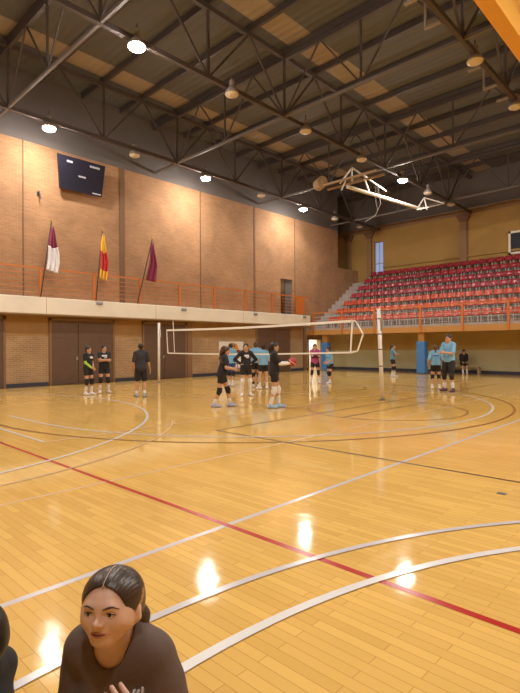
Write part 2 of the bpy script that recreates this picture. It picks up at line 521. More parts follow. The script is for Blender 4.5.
# ------------------------------------------------------------------ court lines, painted on the floor
LZ = [.0012]
def line(pts, wdt, m):
    z = LZ[0]; LZ[0] += .00025
    pts = [Vector((p[0], p[1], 0)) for p in pts]
    vs = []; fs = []
    for i, p in enumerate(pts):
        d = (pts[min(i + 1, len(pts) - 1)] - pts[max(i - 1, 0)]).normalized()
        n = Vector((-d.y, d.x, 0)) * wdt / 2
        vs += [(p.x + n.x, p.y + n.y, z), (p.x - n.x, p.y - n.y, z)]
    for i in range(len(pts) - 1):
        fs.append((2 * i, 2 * i + 1, 2 * i + 3, 2 * i + 2))
    return MB().add(vs, fs).build('court_line', m, fl)
def arc(cx, cy, r, a0, a1, n=60):
    return [(cx + r * math.cos(math.radians(a0 + (a1 - a0) * i / n)), cy + r * math.sin(math.radians(a0 + (a1 - a0) * i / n))) for i in range(n + 1)]
line([(X0, 3.07), (27, 3.07)], .055, 'grey')
line([(X0, 5.05), (27, 5.05)], .045, 'pinkline')
line([(2.80, -4.5), (2.80, 17)], .055, 'redline')
line([(5.86, 6.68), (5.86, -4.5)], .045, 'blackline')
line([(5.86, 6.70), (21, 6.62)], .045, 'blackline')
line([(8.7, 5.93), (12.5, 5.84)], .045, 'blackline')
line(arc(10.55, 5.95, 1.82, 180, 360), .045, 'brownline')
line(arc(10.55, 5.95, 1.82, 0, 180), .04, 'brownline')
# volleyball court
for p in (((3.29, 7.9), (21.3, 7.9)), ((3.29, 16.9), (21.3, 16.9)), ((3.29, 7.9), (3.29, 16.9)), ((21.3, 7.9), (21.3, 16.9)), ((12.3, 7.9), (12.3, 16.9)), ((9.3, 7.9), (9.3, 16.9)), ((15.3, 7.9), (15.3, 16.9))):
    line(p, .05, 'white' if p[0][0] == 3.29 == p[1][0] else 'pinkline')
line(arc(.17, 13.17, 7.1, -110, 38), .055, 'white')
line([(4.05, 11.6)] + arc(10.42, 10.12, 6.33, 180, 362, 90) + [(16.75, 11.5)], .055, 'white')
line([(3.45, 11.0)] + arc(10.45, 10.35, 7.0, 180, 362, 90), .055, 'brownline')
line(arc(1.12, 11.7, 6.0, -110, -35), .035, 'pinkline')
line(arc(1.33, -3.2, 5.52, 30, 150), .055, 'grey')
line(arc(1.40, -2.95, 4.80, 32, 150), .062, 'white')
line(arc(14.5, 11.0, 1.8, 0, 360), .04, 'brownline')
tag(MB().box(5.26, 5.33, 1.635, 1.715, 0, .004).build('floor_plate', 'band'), 'small dark rectangular plate lying on the floor at the right', 'floor plate')

# ------------------------------------------------------------------ lamps
def lamp(lit):
    root = thing('high_bay_lamp', '', 'lamp')
    MB().tube([(0, 0, .62), (0, 0, .42)], .02).build('hanger', 'steel', root)
    MB().tube([(0, 0, .22), (0, 0, .44)], .09, 12).build('housing', 'lamphousing', root)
    MB().lathe([(.07, .25), (.12, .22), (.2, .10), (.235, 0), (.225, 0), (.19, .09), (.11, .2)], n=24).build('reflector', 'lamphousing', root, True)
    MB().lathe([(.222, .0), (.21, -.045), (.16, -.085), (.08, -.11), (.001, -.115)] if lit else [(.222, .012), (.20, -.035), (.13, -.07), (.05, -.085), (.001, -.087)], n=24).build('lens', 'lens' if lit else 'lensoff', root, True)
    return root
PL, PU = lamp(True), lamp(False)
used = {}
def put_lamp(x, y, lit, label):
    p = PL if lit else PU
    if p.name in used:
        p = copy_tree(p, (x, y, 9.62))
    else:
        used[p.name] = 1; p.location = (x, y, 9.62)
    p['label'] = label; p['group'] = 'round high bay lamps under the roof'
for i, (x, l) in enumerate(zip((7.75, 11.35, 15.25, 19.1, 22.7, 25.9, 28.8), (1, 0, 1, 0, 1, 0, 0))):
    put_lamp(x, 18.1, l, ('glowing' if l else 'unlit') + ' round lamp in the row nearest the brick wall, ' + ORD[i] + ' from the left')
for i, (x, l) in enumerate(zip((7.3, 10.8, 14.6, 18.5, 22.2, 25.0, 28.0), (1, 0, 0, 0, 1, 0, 0))):
    put_lamp(x, 11.5, l, ('glowing' if l else 'unlit') + ' round lamp under the middle roof truss, ' + ORD[i] + ' from the left')
for i, (x, l) in enumerate(zip((10.6, 14.4, 18.1), (0, 0, 0))):
    put_lamp(x, 5.2, l, 'unlit round lamp near the orange beam, ' + ORD[i] + ' from the top')
put_lamp(.3, 18.1, 1, 'glowing lamp by the brick wall, outside the photo to the left')
put_lamp(-.5, 11.5, 1, 'glowing lamp behind the camera under the middle truss')
put_lamp(3.2, 5.2, 1, 'glowing lamp overhead, above the seated woman')
put_lamp(6.5, -1.2, 1, 'added glowing lamp outside the photo, to the right of the camera')  # this and the lamps below: unseen, added to brighten near floor and far wall
put_lamp(-1.0, -1.2, 1, 'added glowing lamp behind the camera, nearest of those unseen')
put_lamp(10.2, -1.2, 1, 'added glowing lamp outside the photo to the right, nearest of the row')
put_lamp(18.0, -1.2, 1, 'added glowing lamp outside the photo to the right, middle of the row')
put_lamp(26.0, -1.2, 1, 'added glowing lamp outside the photo to the right, near the stand')
put_lamp(14.0, -1.2, 1, 'added glowing lamp outside the photo to the right, nearer one')
put_lamp(22.0, -1.2, 1, 'added glowing lamp outside the photo to the right, farther one')

# ------------------------------------------------------------------ folded basketball backstop under the roof
bs = thing('basketball_backstop', 'white folded basketball backstop hanging below the roof', 'basketball backstop', (20.4, 12.9, 9.5))
B0 = Vector((20.4, 12.9, 9.5))
def L(*p): return Vector(p) - B0
f_ = MB(); 
f_.bar(L(19.6, 14.9, 9.42), L(19.6, 11.4, 9.42), .09); f_.bar(L(20.3, 14.6, 9.42), L(20.3, 11.4, 9.42), .09)
f_.build('mounting_frame', 'drum', bs)
f_ = MB()
f_.bar(L(19.9, 13.6, 9.4), L(19.9, 12.9, 10.0), .06); f_.bar(L(19.9, 12.2, 9.4), L(19.9, 12.9, 10.0), .06); f_.bar(L(19.9, 12.9, 9.35), L(19.9, 12.9, 10.0), .06)
f_.bar(L(19.9, 12.9, 10.0), L(22.2, 12.4, 9.3), .06); f_.bar(L(19.6, 13.3, 8.95), L(19.8, 13.2, 9.42), .06); f_.bar(L(20.6, 12.4, 8.9), L(20.2, 12.4, 9.42), .06)
f_.build('brace', 'whitesteel', bs)
MB().tube([L(19.5, 12.9, 9.0), L(24.9, 11.85, 8.83)], .085, 12).build('mast', 'whitesteel', bs)
f_ = MB()
f_.bar(L(24.6, 11.95, 8.75), L(24.6, 11.3, 8.75), .06); f_.bar(L(24.6, 11.95, 8.75), L(25.1, 11.75, 9.45), .05); f_.bar(L(25.1, 11.75, 9.45), L(25.9, 11.0, 9.15), .05)
f_.bar(L(24.6, 11.95, 8.75), L(25.9, 11.0, 9.15), .05); f_.bar(L(25.1, 11.75, 9.45), L(25.1, 11.6, 8.78), .05); f_.bar(L(24.6, 11.3, 8.75), L(25.9, 11.0, 9.15), .05)
f_.build('board_bracket', 'whitesteel', bs)
MB().tube([L(21.4, 12.4, 9.3), L(21.5, 12.3, 8.5), L(21.3, 12.5, 7.9), L(20.9, 12.8, 7.6)], .02, 6).tube([L(21.2, 12.4, 9.3), L(21.2, 12.4, 8.6), L(21.3, 12.35, 8.1)], .015, 6).build('cable', 'lightsteel', bs)
MB().tube([L(19.6, 14.4, 9.62), L(19.9, 14.9, 9.62)], .28, 20).build('winch_drum', 'drum', bs)
MB().tube([L(19.5, 14.25, 9.62), L(19.6, 14.4, 9.62)], .12, 14).build('winch_motor', 'drum', bs)
# cable clips along the right-hand truss
for i, (x, h) in enumerate(((11.0, .5), (12.2, 1.0), (15.0, .5), (16.4, 1.0), (17.5, .5))):
    t = thing('conduit_bracket', 'small pale bracket along the truss near the orange beam, ' + ORD[i] + ' from the top', 'bracket', (x, 5.28, 9.74), 0, 'pale brackets on the truss')
    MB().box(-.04, .04, -.02, .34, -.03, .03).build('arm', 'lightsteel', t)
    if h > .6:
        MB().box(-.03, .03, .34, .40, -.03, 1.0).build('upright', 'lightsteel', t)

# ------------------------------------------------------------------ stand: seats, railing, pads
def seat_proto(m):
    root = thing('stadium_seat', '', 'seat')
    n = 7
    # shell: pan swept up into a low curved back (local -X faces the court)
    prof = [(-.20, .395, .19), (-.215, .42, .20), (-.15, .415, .205), (0, .40, .21), (.10, .41, .21), (.155, .47, .205), (.18, .58, .225), (.19, .71, .215), (.205, .72, .21)]
    top = []; vs = []; fs = []
    for i, (px, pz, hw) in enumerate(prof):
        for j in range(n):
            t = -1 + 2 * j / (n - 1)
            vs.append((px - (.03 * t * t if i > 4 else 0), t * hw, pz + (.03 * t * t if 1 < i < 6 else 0)))
    k = len(vs)
    for v in list(vs):
        vs.append((v[0] + .012, v[1], v[2] - .014))
    for i in range(len(prof) - 1):
        for j in range(n - 1):
            a = i * n + j
            fs.append((a, a + n, a + n + 1, a + 1)); fs.append((k + a, k + a + 1, k + a + n + 1, k + a + n))
    for i in range(len(prof) - 1):
        a = i * n; fs.append((a, k + a, k + a + n, a + n)); a = i * n + n - 1; fs.append((a, a + n, k + a + n, k + a))
    for j in range(n - 1):
        fs.append((j, j + 1, k + j + 1, k + j)); a = (len(prof) - 1) * n + j; fs.append((a, k + a, k + a + 1, a + 1))
    MB().add(vs, fs).build('shell', m, root, True)
    for s in (-1, 1):
        MB().tube([(-.15, s * .17, 0), (-.15, s * .17, .39), (.13, s * .17, .39), (.16, s * .17, 0)], .022, 6).build('leg', 'bracket', root)
    return root
SEAT = [seat_proto('seat1'), seat_proto('seat2')]
first = [True, True]
for k in range(NT):
    pi = 0 if k < 3 else 1
    xa = SX + DX * k + .40
    for j in range(24):
        y = 18.35 - .5 * j
        if y < 7.2 + .0 * k: break
        if abs(y - 12.0) < .0: continue
        p = SEAT[pi]
        if first[pi]:
            first[pi] = False; p.location = (xa, y, ZS0 + DZ * k)
        else:
            p = copy_tree(p, (xa, y, ZS0 + DZ * k))
        p['label'] = ('orange-red' if pi == 0 else 'crimson') + ' plastic seat in the ' + ORD[k] + ' row up, ' + ORD[j] + ' from the stairs'
        p['group'] = 'red plastic seats on the stand'
rl = thing('railing', 'orange railing along the front of the stand', 'railing', (25.05, 0, 2.55))
for y in (19.15, 16.95, 14.75, 11.95, 9.71, 7.55, 5.3):
    MB().box(-.11, -.01, y - .05, y + .05, -.3, 1.12).build('post', 'orange', rl)
MB().box(-.085, -.035, 5.3, 19.2, 1.06, 1.12).build('top_rail', 'orange', rl)
for z in (.22, .42, .62, .82):
    MB().box(-.065, -.05, 5.3, 19.2, z, z + .018).build('wire_rail', 'bracket', rl)
for y, lb in ((18.4, 'blue padding around the pillar beside the bright doorway'), (12.02, 'blue padding around the pillar left of the two players in blue')):
    tag(MB().box(25.09, 25.53, y - .24, y + .24, .02, 1.76).build('pillar_pad', 'blue', bevel=.04), lb, 'pillar pad')
# dark panel with pale frame high on the end wall
sb = thing('display_board', 'dark display board in a white frame high on the end wall', 'display board', (31.25, 8.2, 7.55))
MB().box(-.05, .0, -1.1, 1.12, -.55, .6).build('panel', 'screen', sb)
w = MB()
for y0, y1, z0, z1 in ((-1.2, 1.2, .58, .7), (-1.2, 1.2, -.66, -.54), (1.08, 1.2, -.66, .7), (-1.2, -1.08, -.66, .7)):
    w.box(-.09, .02, y0, y1, z0, z1)
w.build('frame', 'cream', sb)

# ------------------------------------------------------------------ gallery: railing, flags, small lights
rl = thing('railing', 'long orange railing along the gallery of the brick wall', 'railing', (0, 19.06, 3.46))
for k in range(-5, 8):
    x = 7.8 + 2.2 * k
    MB().box(x - .05, x + .05, -.03, .03, 0, 1.1).build('post', 'orange', rl)
MB().box(X0 + .5, 24.4, -.03, .03, 1.08, 1.14).build('top_rail', 'orange', rl)
for z in (.16, .34, .52, .70, .88):
    MB().box(X0 + .5, 24.4, -.01, .01, z, z + .022).build('thin_rail', 'orange', rl)
MB().box(23.25, 23.95, -.025, .025, .05, 1.1).build('infill_panel', 'orange', rl)
def flag(bx, tx, tz, label, mats, wd, ln, seed):
    rnd = random.Random(seed)
    y = 19.004
    bx -= (tx - bx) * .06
    t = thing('flag', label, 'flag', (bx, y, 3.46), 0, 'flags on the gallery railing')
    d = Vector((tx - bx, 0, tz - 3.46))
    MB().tube([(0, 0, 0), d], .024, 8).build('pole', 'pole', t)
    MB().ball(d + Vector((.005, 0, .05)), .045, 10, (1, 1, 1.6)).build('finial', 'brass', t)
    # limp cloth hanging from the top of the pole, gathered in soft folds
    nu, nv = 25, 24
    top = d * .96
    for mi, (m, v0, v1) in enumerate(mats):
        vs = []; fs = []
        for i in range(nv + 1):
            v = v0 + (v1 - v0) * i / nv
            for j in range(nu):
                uu = j / (nu - 1)
                spread = wd * (.25 + .75 * min(1, v * 1.8)) * (1 - .25 * max(0, v - .75) * 4 * (uu - .3) ** 2)
                fold = math.sin(uu * PI * 5 + v * 2 + seed) * .055 * min(1, v * 3 + .2)
                px = top.x - .35 * d.x * v * (1 - uu) * 1.2 + spread * uu - .02 + .02 * math.sin(v * 9 + seed)
                pz = top.z - ln * v - .16 * math.sin(uu * PI) * (1 - v) - .1 * uu * v
                vs.append((px, -.05 + fold, pz))
        for i in range(nv):
            for j in range(nu - 1):
                a = i * nu + j
                fs.append((a, a + 1, a + nu + 1, a + nu))
        o = MB().add(vs, fs).build('cloth', m, t, True)
        s = o.modifiers.new('thickness', 'SOLIDIFY'); s.thickness = .012
    return t
flag(7.81, 8.21, 6.39, 'maroon and white flag on a leaning pole, leftmost of three', [('maroon', 0, .45), ('flagwhite', .45, 1)], .29, 1.75, 1)
flag(10.07, 10.35, 6.40, 'red and yellow flag on a leaning pole, middle of three', [('flagyellow', 0, .38), ('flagred', .38, .8), ('flagyellow', .8, 1)], .25, 1.85, 2)
flag(12.07, 12.82, 6.45, 'plain maroon flag on a leaning pole, rightmost of three', [('maroon', 0, 1)], .29, 1.75, 3)
for i, (x, z) in enumerate(((10.2, 3.37), (14.6, 3.33), (19.55, 3.34), (23.9, 3.36))):
    t = thing('bulkhead_light', 'small grey oval light on the cream gallery front, ' + ORD[i] + ' from the left', 'wall light', (x, 19.0, z), 0, 'small lights on the gallery front')
    MB().ball((0, -.03, 0), .1, 14, (1.35, .5, .7)).build('cover', 'lampgrey', t, True)
    MB().box(-.15, .15, -.015, .005, -.08, .08).build('base', 'metal', t)
# scoreboard tilted out from the wall
sbd = thing('scoreboard', 'large dark scoreboard tilted forward high on the brick wall', 'scoreboard', (9.65, 19.5, 7.98))
tl = math.atan2(.32, 1.2)
w = MB()
q = [(-.86, 0, 0), (.95, 0, 0), (.93, -.36, 1.24), (-1.10, -.36, 1.24)]
dn = Vector((0, .12, .04))
w.add(q + [tuple(Vector(p) + dn) for p in q], [(0, 1, 2, 3), (4, 7, 6, 5), (0, 4, 5, 1), (1, 5, 6, 2), (2, 6, 7, 3), (3, 7, 4, 0)])
w.build('panel', 'screen', sbd)
for (u0, u1, v0, v1) in ((.17, .29, .82, .88), (.66, .88, .84, .90), (.42, .58, .46, .51), (.76, .97, .05, .09)):
    def P(u, v):
        a = Vector(q[0]).lerp(Vector(q[1]), u); b = Vector(q[3]).lerp(Vector(q[2]), u)
        return a.lerp(b, v) + Vector((0, -.008, -.003))
    cc = [P(u0, v0), P(u1, v0), P(u1, v1), P(u0, v1)]
    MB().add(cc + [c_ + Vector((0, .006, .002)) for c_ in cc], [(0, 1, 2, 3), (0, 4, 5, 1), (1, 5, 6, 2), (2, 6, 7, 3), (3, 7, 4, 0)]).build('pale_caption', 'boardmark', sbd)
MB().bar((-.6, .04, .25), (-.6, .295, .25), .05).bar((.6, .04, .25), (.6, .295, .25), .05).bar((-.6, -.2, 1.1), (-.6, .295, 1.1), .05).bar((.6, -.2, 1.1), (.6, .295, 1.1), .05).build('wall_bracket', 'steel', sbd)
hk = thing('wall_hook', 'small dark bracket on the brick wall left of the scoreboard', 'hook', (8.02, YW, 7.62))
MB().bar((0, 0, 0), (0, -.12, .08), .04).bar((0, -.12, .1), (.06, -.12, -.2), .04).build('arm', 'steel', hk)
MB().box(-.05, .05, -.02, 0, -.08, .1).build('plate', 'steel', hk)
# banner on the lower wall
bn = thing('banner', 'white banner with a yellow shape on the wall behind the girls', 'banner', (18.43, YW - .02, .36))
MB().box(-.92, .92, -.012, 0, 0, 1.46).build('sheet', 'banner', bn)
def blob(pts, m, nm, y):
    c_ = (sum(p[0] for p in pts) / len(pts), sum(p[1] for p in pts) / len(pts))
    vs = [(p[0], y, p[1]) for p in pts] + [(p[0], -.012, p[1]) for p in pts] + [(c_[0], y, c_[1])]
    n = len(pts); fs = []
    for i in range(n):
        j = (i + 1) % n
        fs += [(2 * n, i, j), (i, i + n, j + n, j)]
    return MB().add(vs, fs).build(nm, m, bn)
blob([(-.42, .95), (-.25, 1.28), (.05, 1.40), (.40, 1.32), (.56, 1.05), (.40, .85), (.30, .62), (.12, .40), (-.12, .34), (-.05, .60), (-.18, .80)], 'bannery', 'yellow_print', -.016)
blob([(-.15, .86), (.30, .98), (.72, 1.0), (.60, .86), (.25, .76), (-.12, .74)], 'bannerr', 'red_print', -.018)
blob([(.15, 1.16), (.22, 1.30), (.28, 1.30), (.26, 1.12)], 'bannerk', 'dark_print', -.018)
blob([(-.30, .18), (.62, .20), (.62, .26), (-.30, .24)], 'bannerk', 'dark_print', -.018)

# ------------------------------------------------------------------ volleyball net and posts
def netpost(x, y, dx, dy, label, bands):
    t = thing('net_post', label, 'net post', (x, y, 0), 0, 'volleyball net posts')
    MB().tube([(0, 0, 0), (dx, dy, 2.55)], .055, 16).build('pole', 'post', t, True)
    MB().lathe([(.001, .02), (.10, .02), (.10, 0), (.001, 0)], n=20).build('floor_collar', 'band', t)
    for z in bands:
        f = z / 2.55
        MB().tube([(dx * f, dy * f, z - .014), (dx * f, dy * f, z + .014)], .062, 16).build('strap', 'band', t)
    MB().box(dx - .04, dx + .04, dy - .04, dy + .04, 2.50, 2.58).build('cap', 'post', t)
    MB().box(dx * .9 - .03, dx * .9 + .03, dy * .9 - .09, dy * .9 - .04, 1.95, 2.3).build('tensioner', 'metal' if bands else 'post', t)
    return t
NX = 12.3
netpost(NX, 17.78, 0, -.02, 'white net post on the far left side of the volleyball net', ())
netpost(NX, 7.02, 0, .1, 'white net post at the near right end of the volleyball net', (.95, 1.42, 1.85, 2.28))
nt_ = thing('volleyball_net', 'volleyball net with white tapes strung across the court', 'net', (NX, 12.4, 0))
def N(y, z): return (0, y - 12.4, z)
ys = [17.2 + (7.99 - 17.2) * i / 24 for i in range(25)]
topz = [2.235 + .02 * (i / 24) - .045 * math.sin(PI * i / 24) for i in range(25)]
botz = [1.27 + .06 * (i / 24) - .05 * math.sin(PI * i / 24) for i in range(25)]
def tape(nm, pts, wd):
    vs = []; fs = []
    for p in pts:
        for dx_ in (-.006, .006):
            vs += [(dx_, p[1], p[2] - wd / 2), (dx_, p[1], p[2] + wd / 2)]
    for i in range(len(pts) - 1):
        a = i * 4; b = a + 4
        fs += [(a, b, b + 1, a + 1), (a + 2, a + 3, b + 3, b + 2), (a + 1, b + 1, b + 3, a + 3), (a, a + 2, b + 2, b)]
    fs += [(0, 1, 3, 2), (len(vs) - 4, len(vs) - 2, len(vs) - 1, len(vs) - 3)]
    return MB().add(vs, fs).build(nm, 'tape', nt_)
tape('top_tape', [N(a, b) for a, b in zip(ys, topz)], .075)
tape('bottom_tape', [N(a, b) for a, b in zip([17.1] + ys[1:], botz)], .05)
MB().bar(N(17.2, 2.25), N(17.12, 1.26), .05, .012).build('side_tape', 'tape', nt_)
MB().bar(N(7.99, 2.27), N(8.06, 1.33), .05, .012).build('side_tape', 'tape', nt_)
MB().bar(N(7.99, 2.26), N(7.88, 2.25), .04, .04).bar(N(7.88, 2.25), N(7.63, 1.86), .04, .03).bar(N(7.63, 1.86), N(7.82, 1.37), .04, .03).bar(N(7.82, 1.37), N(8.06, 1.33), .04, .04).build('end_strap', 'tape', nt_)
MB().tube([N(16.75, 2.62), N(16.66, 1.3)], .013, 8).build('antenna', 'tape', nt_)
for a_, b_ in ((N(7.63, 1.86), N(7.15, 1.85)), (N(17.2, 2.24), N(17.70, 2.3)), (N(17.12, 1.27), N(17.71, 1.1)), (N(7.88, 2.25), N(7.17, 2.3))):
    MB().tube([a_, b_], .006, 6).build('tension_cord', 'string', nt_)
w = MB()
for i in range(93):
    y = 17.15 - 9.1 * i / 92; f = (17.2 - y) / 9.21
    w.bar(N(y, 1.27 + .06 * f - .05 * math.sin(PI * f)), N(y, 2.2 + .02 * f - .045 * math.sin(PI * f)), .0022)
for k in range(1, 10):
    g = k / 10
    pts = [N(a, b + (c_ - b) * g) for a, b, c_ in zip(ys, botz, topz)]
    for p, q_ in zip(pts[:-1:4], pts[4::4]):
        w.bar(p, q_, .0022)
o = w.build('netting', 'string', nt_)

#PEOPLE_BEGIN
# ------------------------------------------------------------------ figures: smooth implicit bodies
class Field:
    def __init__(s, lo, hi, h):
        s.h = h; s.lo = np.array(lo, float) - 2 * h
        s.n = np.ceil((np.array(hi) + 2 * h - s.lo) / h).astype(int) + 1
        s.ax = [(s.lo[i] + h * np.arange(s.n[i])).astype(np.float32) for i in range(3)]
        s.D = np.full(s.n, .2, np.float32)
    def region(s, lo, hi):
        a = np.clip(np.floor((np.array(lo) - s.lo) / s.h).astype(int), 0, s.n)
        b = np.clip(np.ceil((np.array(hi) - s.lo) / s.h).astype(int) + 1, 0, s.n)
        return tuple(slice(i, j) for i, j in zip(a, b))
    def grid(s, sl):
        return s.ax[0][sl[0]][:, None, None], s.ax[1][sl[1]][None, :, None], s.ax[2][sl[2]][None, None, :]
    def dist(s, p, sl, infl=0):
        X, Y, Z = s.grid(sl)
        if p[0] == 'c':
            a, b, ra, rb = p[1:5]
            a = np.array(a, float); ab = np.array(b, float) - a; L2 = max(1e-9, ab @ ab)
            t = np.clip(((X - a[0]) * ab[0] + (Y - a[1]) * ab[1] + (Z - a[2]) * ab[2]) / L2, 0, 1)
            d = np.sqrt((X - a[0] - t * ab[0]) ** 2 + (Y - a[1] - t * ab[1]) ** 2 + (Z - a[2] - t * ab[2]) ** 2)
            return d - (ra + infl + (rb - ra) * t)
        c, r, R = p[1:4]
        r = np.array(r) + infl
        q = [(X - c[0]) * R[0][i] + (Y - c[1]) * R[1][i] + (Z - c[2]) * R[2][i] for i in range(3)]
        k0 = np.sqrt(sum((q[i] / r[i]) ** 2 for i in range(3)))
        k1 = np.sqrt(sum((q[i] / r[i] ** 2) ** 2 for i in range(3))) + 1e-9
        return k0 * (k0 - 1) / k1
    def bbox(s, p, m):
        if p[0] == 'c':
            a, b = np.array(p[1]), np.array(p[2]); r = max(p[3], p[4]) + m
            return np.minimum(a, b) - r, np.maximum(a, b) + r
        r = max(p[2]) + m
        return np.array(p[1]) - r, np.array(p[1]) + r
    def add(s, p, k=.02, infl=0, sub=False):
        if len(p) > 5 and p[0] == 'c': k = p[5]
        if len(p) > 4 and p[0] == 'e': k = p[4]
        sl = s.region(*s.bbox(p, k + infl + 3 * s.h))
        if any(q.start >= q.stop for q in sl): return
        d = s.dist(p, sl, infl).astype(np.float32)
        D = s.D[sl]
        if sub:
            hh = np.clip(.5 - .5 * (D + d) / k, 0, 1)
            s.D[sl] = D + (-d - D) * hh + k * hh * (1 - hh)
        else:
            hh = np.clip(.5 + .5 * (D - d) / k, 0, 1)
            s.D[sl] = D + (d - D) * hh - k * hh * (1 - hh)
    def plane(s, pt, nrm):            # keep the side the normal points away from
        sl = tuple(slice(0, n) for n in s.n)
        X, Y, Z = s.grid(sl)
        d = (X - pt[0]) * nrm[0] + (Y - pt[1]) * nrm[1] + (Z - pt[2]) * nrm[2]
        s.D = np.maximum(s.D, d.astype(np.float32))
    def mesh(s):
        D = s.D; I = D < 0
        n = np.array(D.shape) - 1
        cnt = np.zeros(n, np.int8)
        sl = lambda o, m: tuple(slice(o[i], o[i] + m[i]) for i in range(3))
        corners = [(i, j, k) for i in (0, 1) for j in (0, 1) for k in (0, 1)]
        for c in corners: cnt += I[sl(c, n)]
        act = np.argwhere((cnt > 0) & (cnt < 8))
        if len(act) == 0: return [], []
        cv = np.stack([D[act[:, 0] + c[0], act[:, 1] + c[1], act[:, 2] + c[2]] for c in corners], 1)
        acc = np.zeros((len(act), 3)); num = np.zeros(len(act))
        for i, a in enumerate(corners):
            for j, b in enumerate(corners):
                if j > i and sum(abs(a[q] - b[q]) for q in range(3)) == 1:
                    m = (cv[:, i] < 0) != (cv[:, j] < 0)
                    t = cv[m, i] / (cv[m, i] - cv[m, j])
                    acc[m] += np.array(a) + t[:, None] * (np.array(b) - np.array(a)); num[m] += 1
        V = s.lo + s.h * (act + acc / num[:, None])
        idx = np.full(n, -1, np.int32)
        idx[act[:, 0], act[:, 1], act[:, 2]] = np.arange(len(act))
        F = []
        for ax in range(3):
            o = [0, 0, 0]; o[ax] = 1
            m = list(D.shape); m[ax] -= 1
            A = I[sl((0, 0, 0), m)]; B = I[sl(o, m)]
            e = np.argwhere(A != B)
            u, v = [(1, 2), (2, 0), (0, 1)][ax]
            ok = (e[:, u] > 0) & (e[:, v] > 0) & (e[:, u] < n[u]) & (e[:, v] < n[v]) & (e[:, ax] < n[ax])
            e = e[ok]
            eu = np.zeros(3, int); eu[u] = 1; ev = np.zeros(3, int); ev[v] = 1
            g = lambda q: idx[q[:, 0], q[:, 1], q[:, 2]]
            quad = np.stack([g(e - eu - ev), g(e - ev), g(e), g(e - eu)], 1)
            flip = ~A[e[:, 0], e[:, 1], e[:, 2]]
            quad[flip] = quad[flip][:, ::-1]
            F.append(quad)
        F = np.concatenate(F)
        return V, F[(F >= 0).all(1)]

def np_mesh(name, V, F, m, parent, S=1.0, sm=2):
    V = np.array(V, float)
    if len(V) == 0: return None
    # a little relaxation for a clean surface
    E = np.concatenate([F[:, [0, 1]], F[:, [1, 2]], F[:, [2, 3]], F[:, [3, 0]]])
    for _ in range(sm):
        A = np.zeros_like(V); c = np.zeros(len(V))
        np.add.at(A, E[:, 0], V[E[:, 1]]); np.add.at(c, E[:, 0], 1)
        np.add.at(A, E[:, 1], V[E[:, 0]]); np.add.at(c, E[:, 1], 1)
        V = V * .5 + .5 * A / np.maximum(c, 1)[:, None]
    V = V * S
    me = bpy.data.meshes.new(name)
    me.vertices.add(len(V)); me.vertices.foreach_set('co', V.astype(np.float32).ravel())
    me.loops.add(F.size); me.loops.foreach_set('vertex_index', F.astype(np.int32).ravel())
    me.polygons.add(len(F)); me.polygons.foreach_set('loop_start', np.arange(0, F.size, 4, dtype=np.int32))
    me.update(calc_edges=True)
    me.validate()
    me.polygons.foreach_set('use_smooth', [True] * len(me.polygons))
    me.materials.append(MT[m])
    o = bpy.data.objects.new(name, me); COL.objects.link(o)
    if parent: o.parent = parent
    return o

I3 = np.eye(3)
def rot(ax, a):
    c, s_ = math.cos(a), math.sin(a)
    return np.array({'x': [[1, 0, 0], [0, c, -s_], [0, s_, c]], 'y': [[c, 0, s_], [0, 1, 0], [-s_, 0, c]], 'z': [[c, -s_, 0], [s_, c, 0], [0, 0, 1]]}[ax])
def ik(a, b, l1, l2, pole):
    a = np.array(a, float); b = np.array(b, float)
    d = b - a; L_ = np.linalg.norm(d)
    mx = (l1 + l2) * .999
    if L_ > mx: b = a + d / L_ * mx; d = b - a; L_ = mx
    u = d / L_
    x = (l1 * l1 - l2 * l2 + L_ * L_) / (2 * L_)
    hgt = math.sqrt(max(0, l1 * l1 - x * x))
    p = np.array(pole, float) - a; p = p - u * (p @ u); p /= max(1e-6, np.linalg.norm(p))
    return a + u * x + p * hgt, b
def unit(v): v = np.array(v, float); return v / max(1e-9, np.linalg.norm(v))

def hand_prims(wr, d, nrm, side, curl=.5, thumb_up=None):
    # wr: wrist, d: direction of the hand, nrm: palm normal, side: towards the thumb
    P = []
    d = unit(d); side = unit(np.array(side) - d * (np.array(side) @ d)); nrm = unit(np.cross(d, side)) if nrm is None else unit(nrm)
    for o in (-.022, 0, .022):
        P.append(('c', wr + side * o * .6 + d * .01, wr + d * .075 + side * o, .014, .012, .012))
    ln = [.062, .074, .080, .072]
    for i in range(4):
        o = (-.030 + .020 * i)
        base = wr + d * .078 + side * o * 1.13
        a1 = curl * .6; a2 = curl * 1.5
        d1 = d * math.cos(a1) + nrm * math.sin(a1); d2 = d * math.cos(a2) + nrm * math.sin(a2)
        m_ = base + d1 * ln[i] * .55; e = m_ + d2 * ln[i] * .45
        P += [('c', base - d * .01, m_, .0088, .0082, .003), ('c', m_, e, .0082, .0068, .003)]
    tb = wr + d * .025 + side * .026
    td = unit(d * .75 + side * .65 + nrm * .25 * curl)
    tm = tb + td * .035; te = tm + unit(td + d * .4 + nrm * .3 * curl) * .03
    P += [('c', wr + d * .01 + side * .012, tb, .013, .0115, .01), ('c', tb, tm, .0115, .0095, .004), ('c', tm, te, .0095, .0075, .003)]
    return P

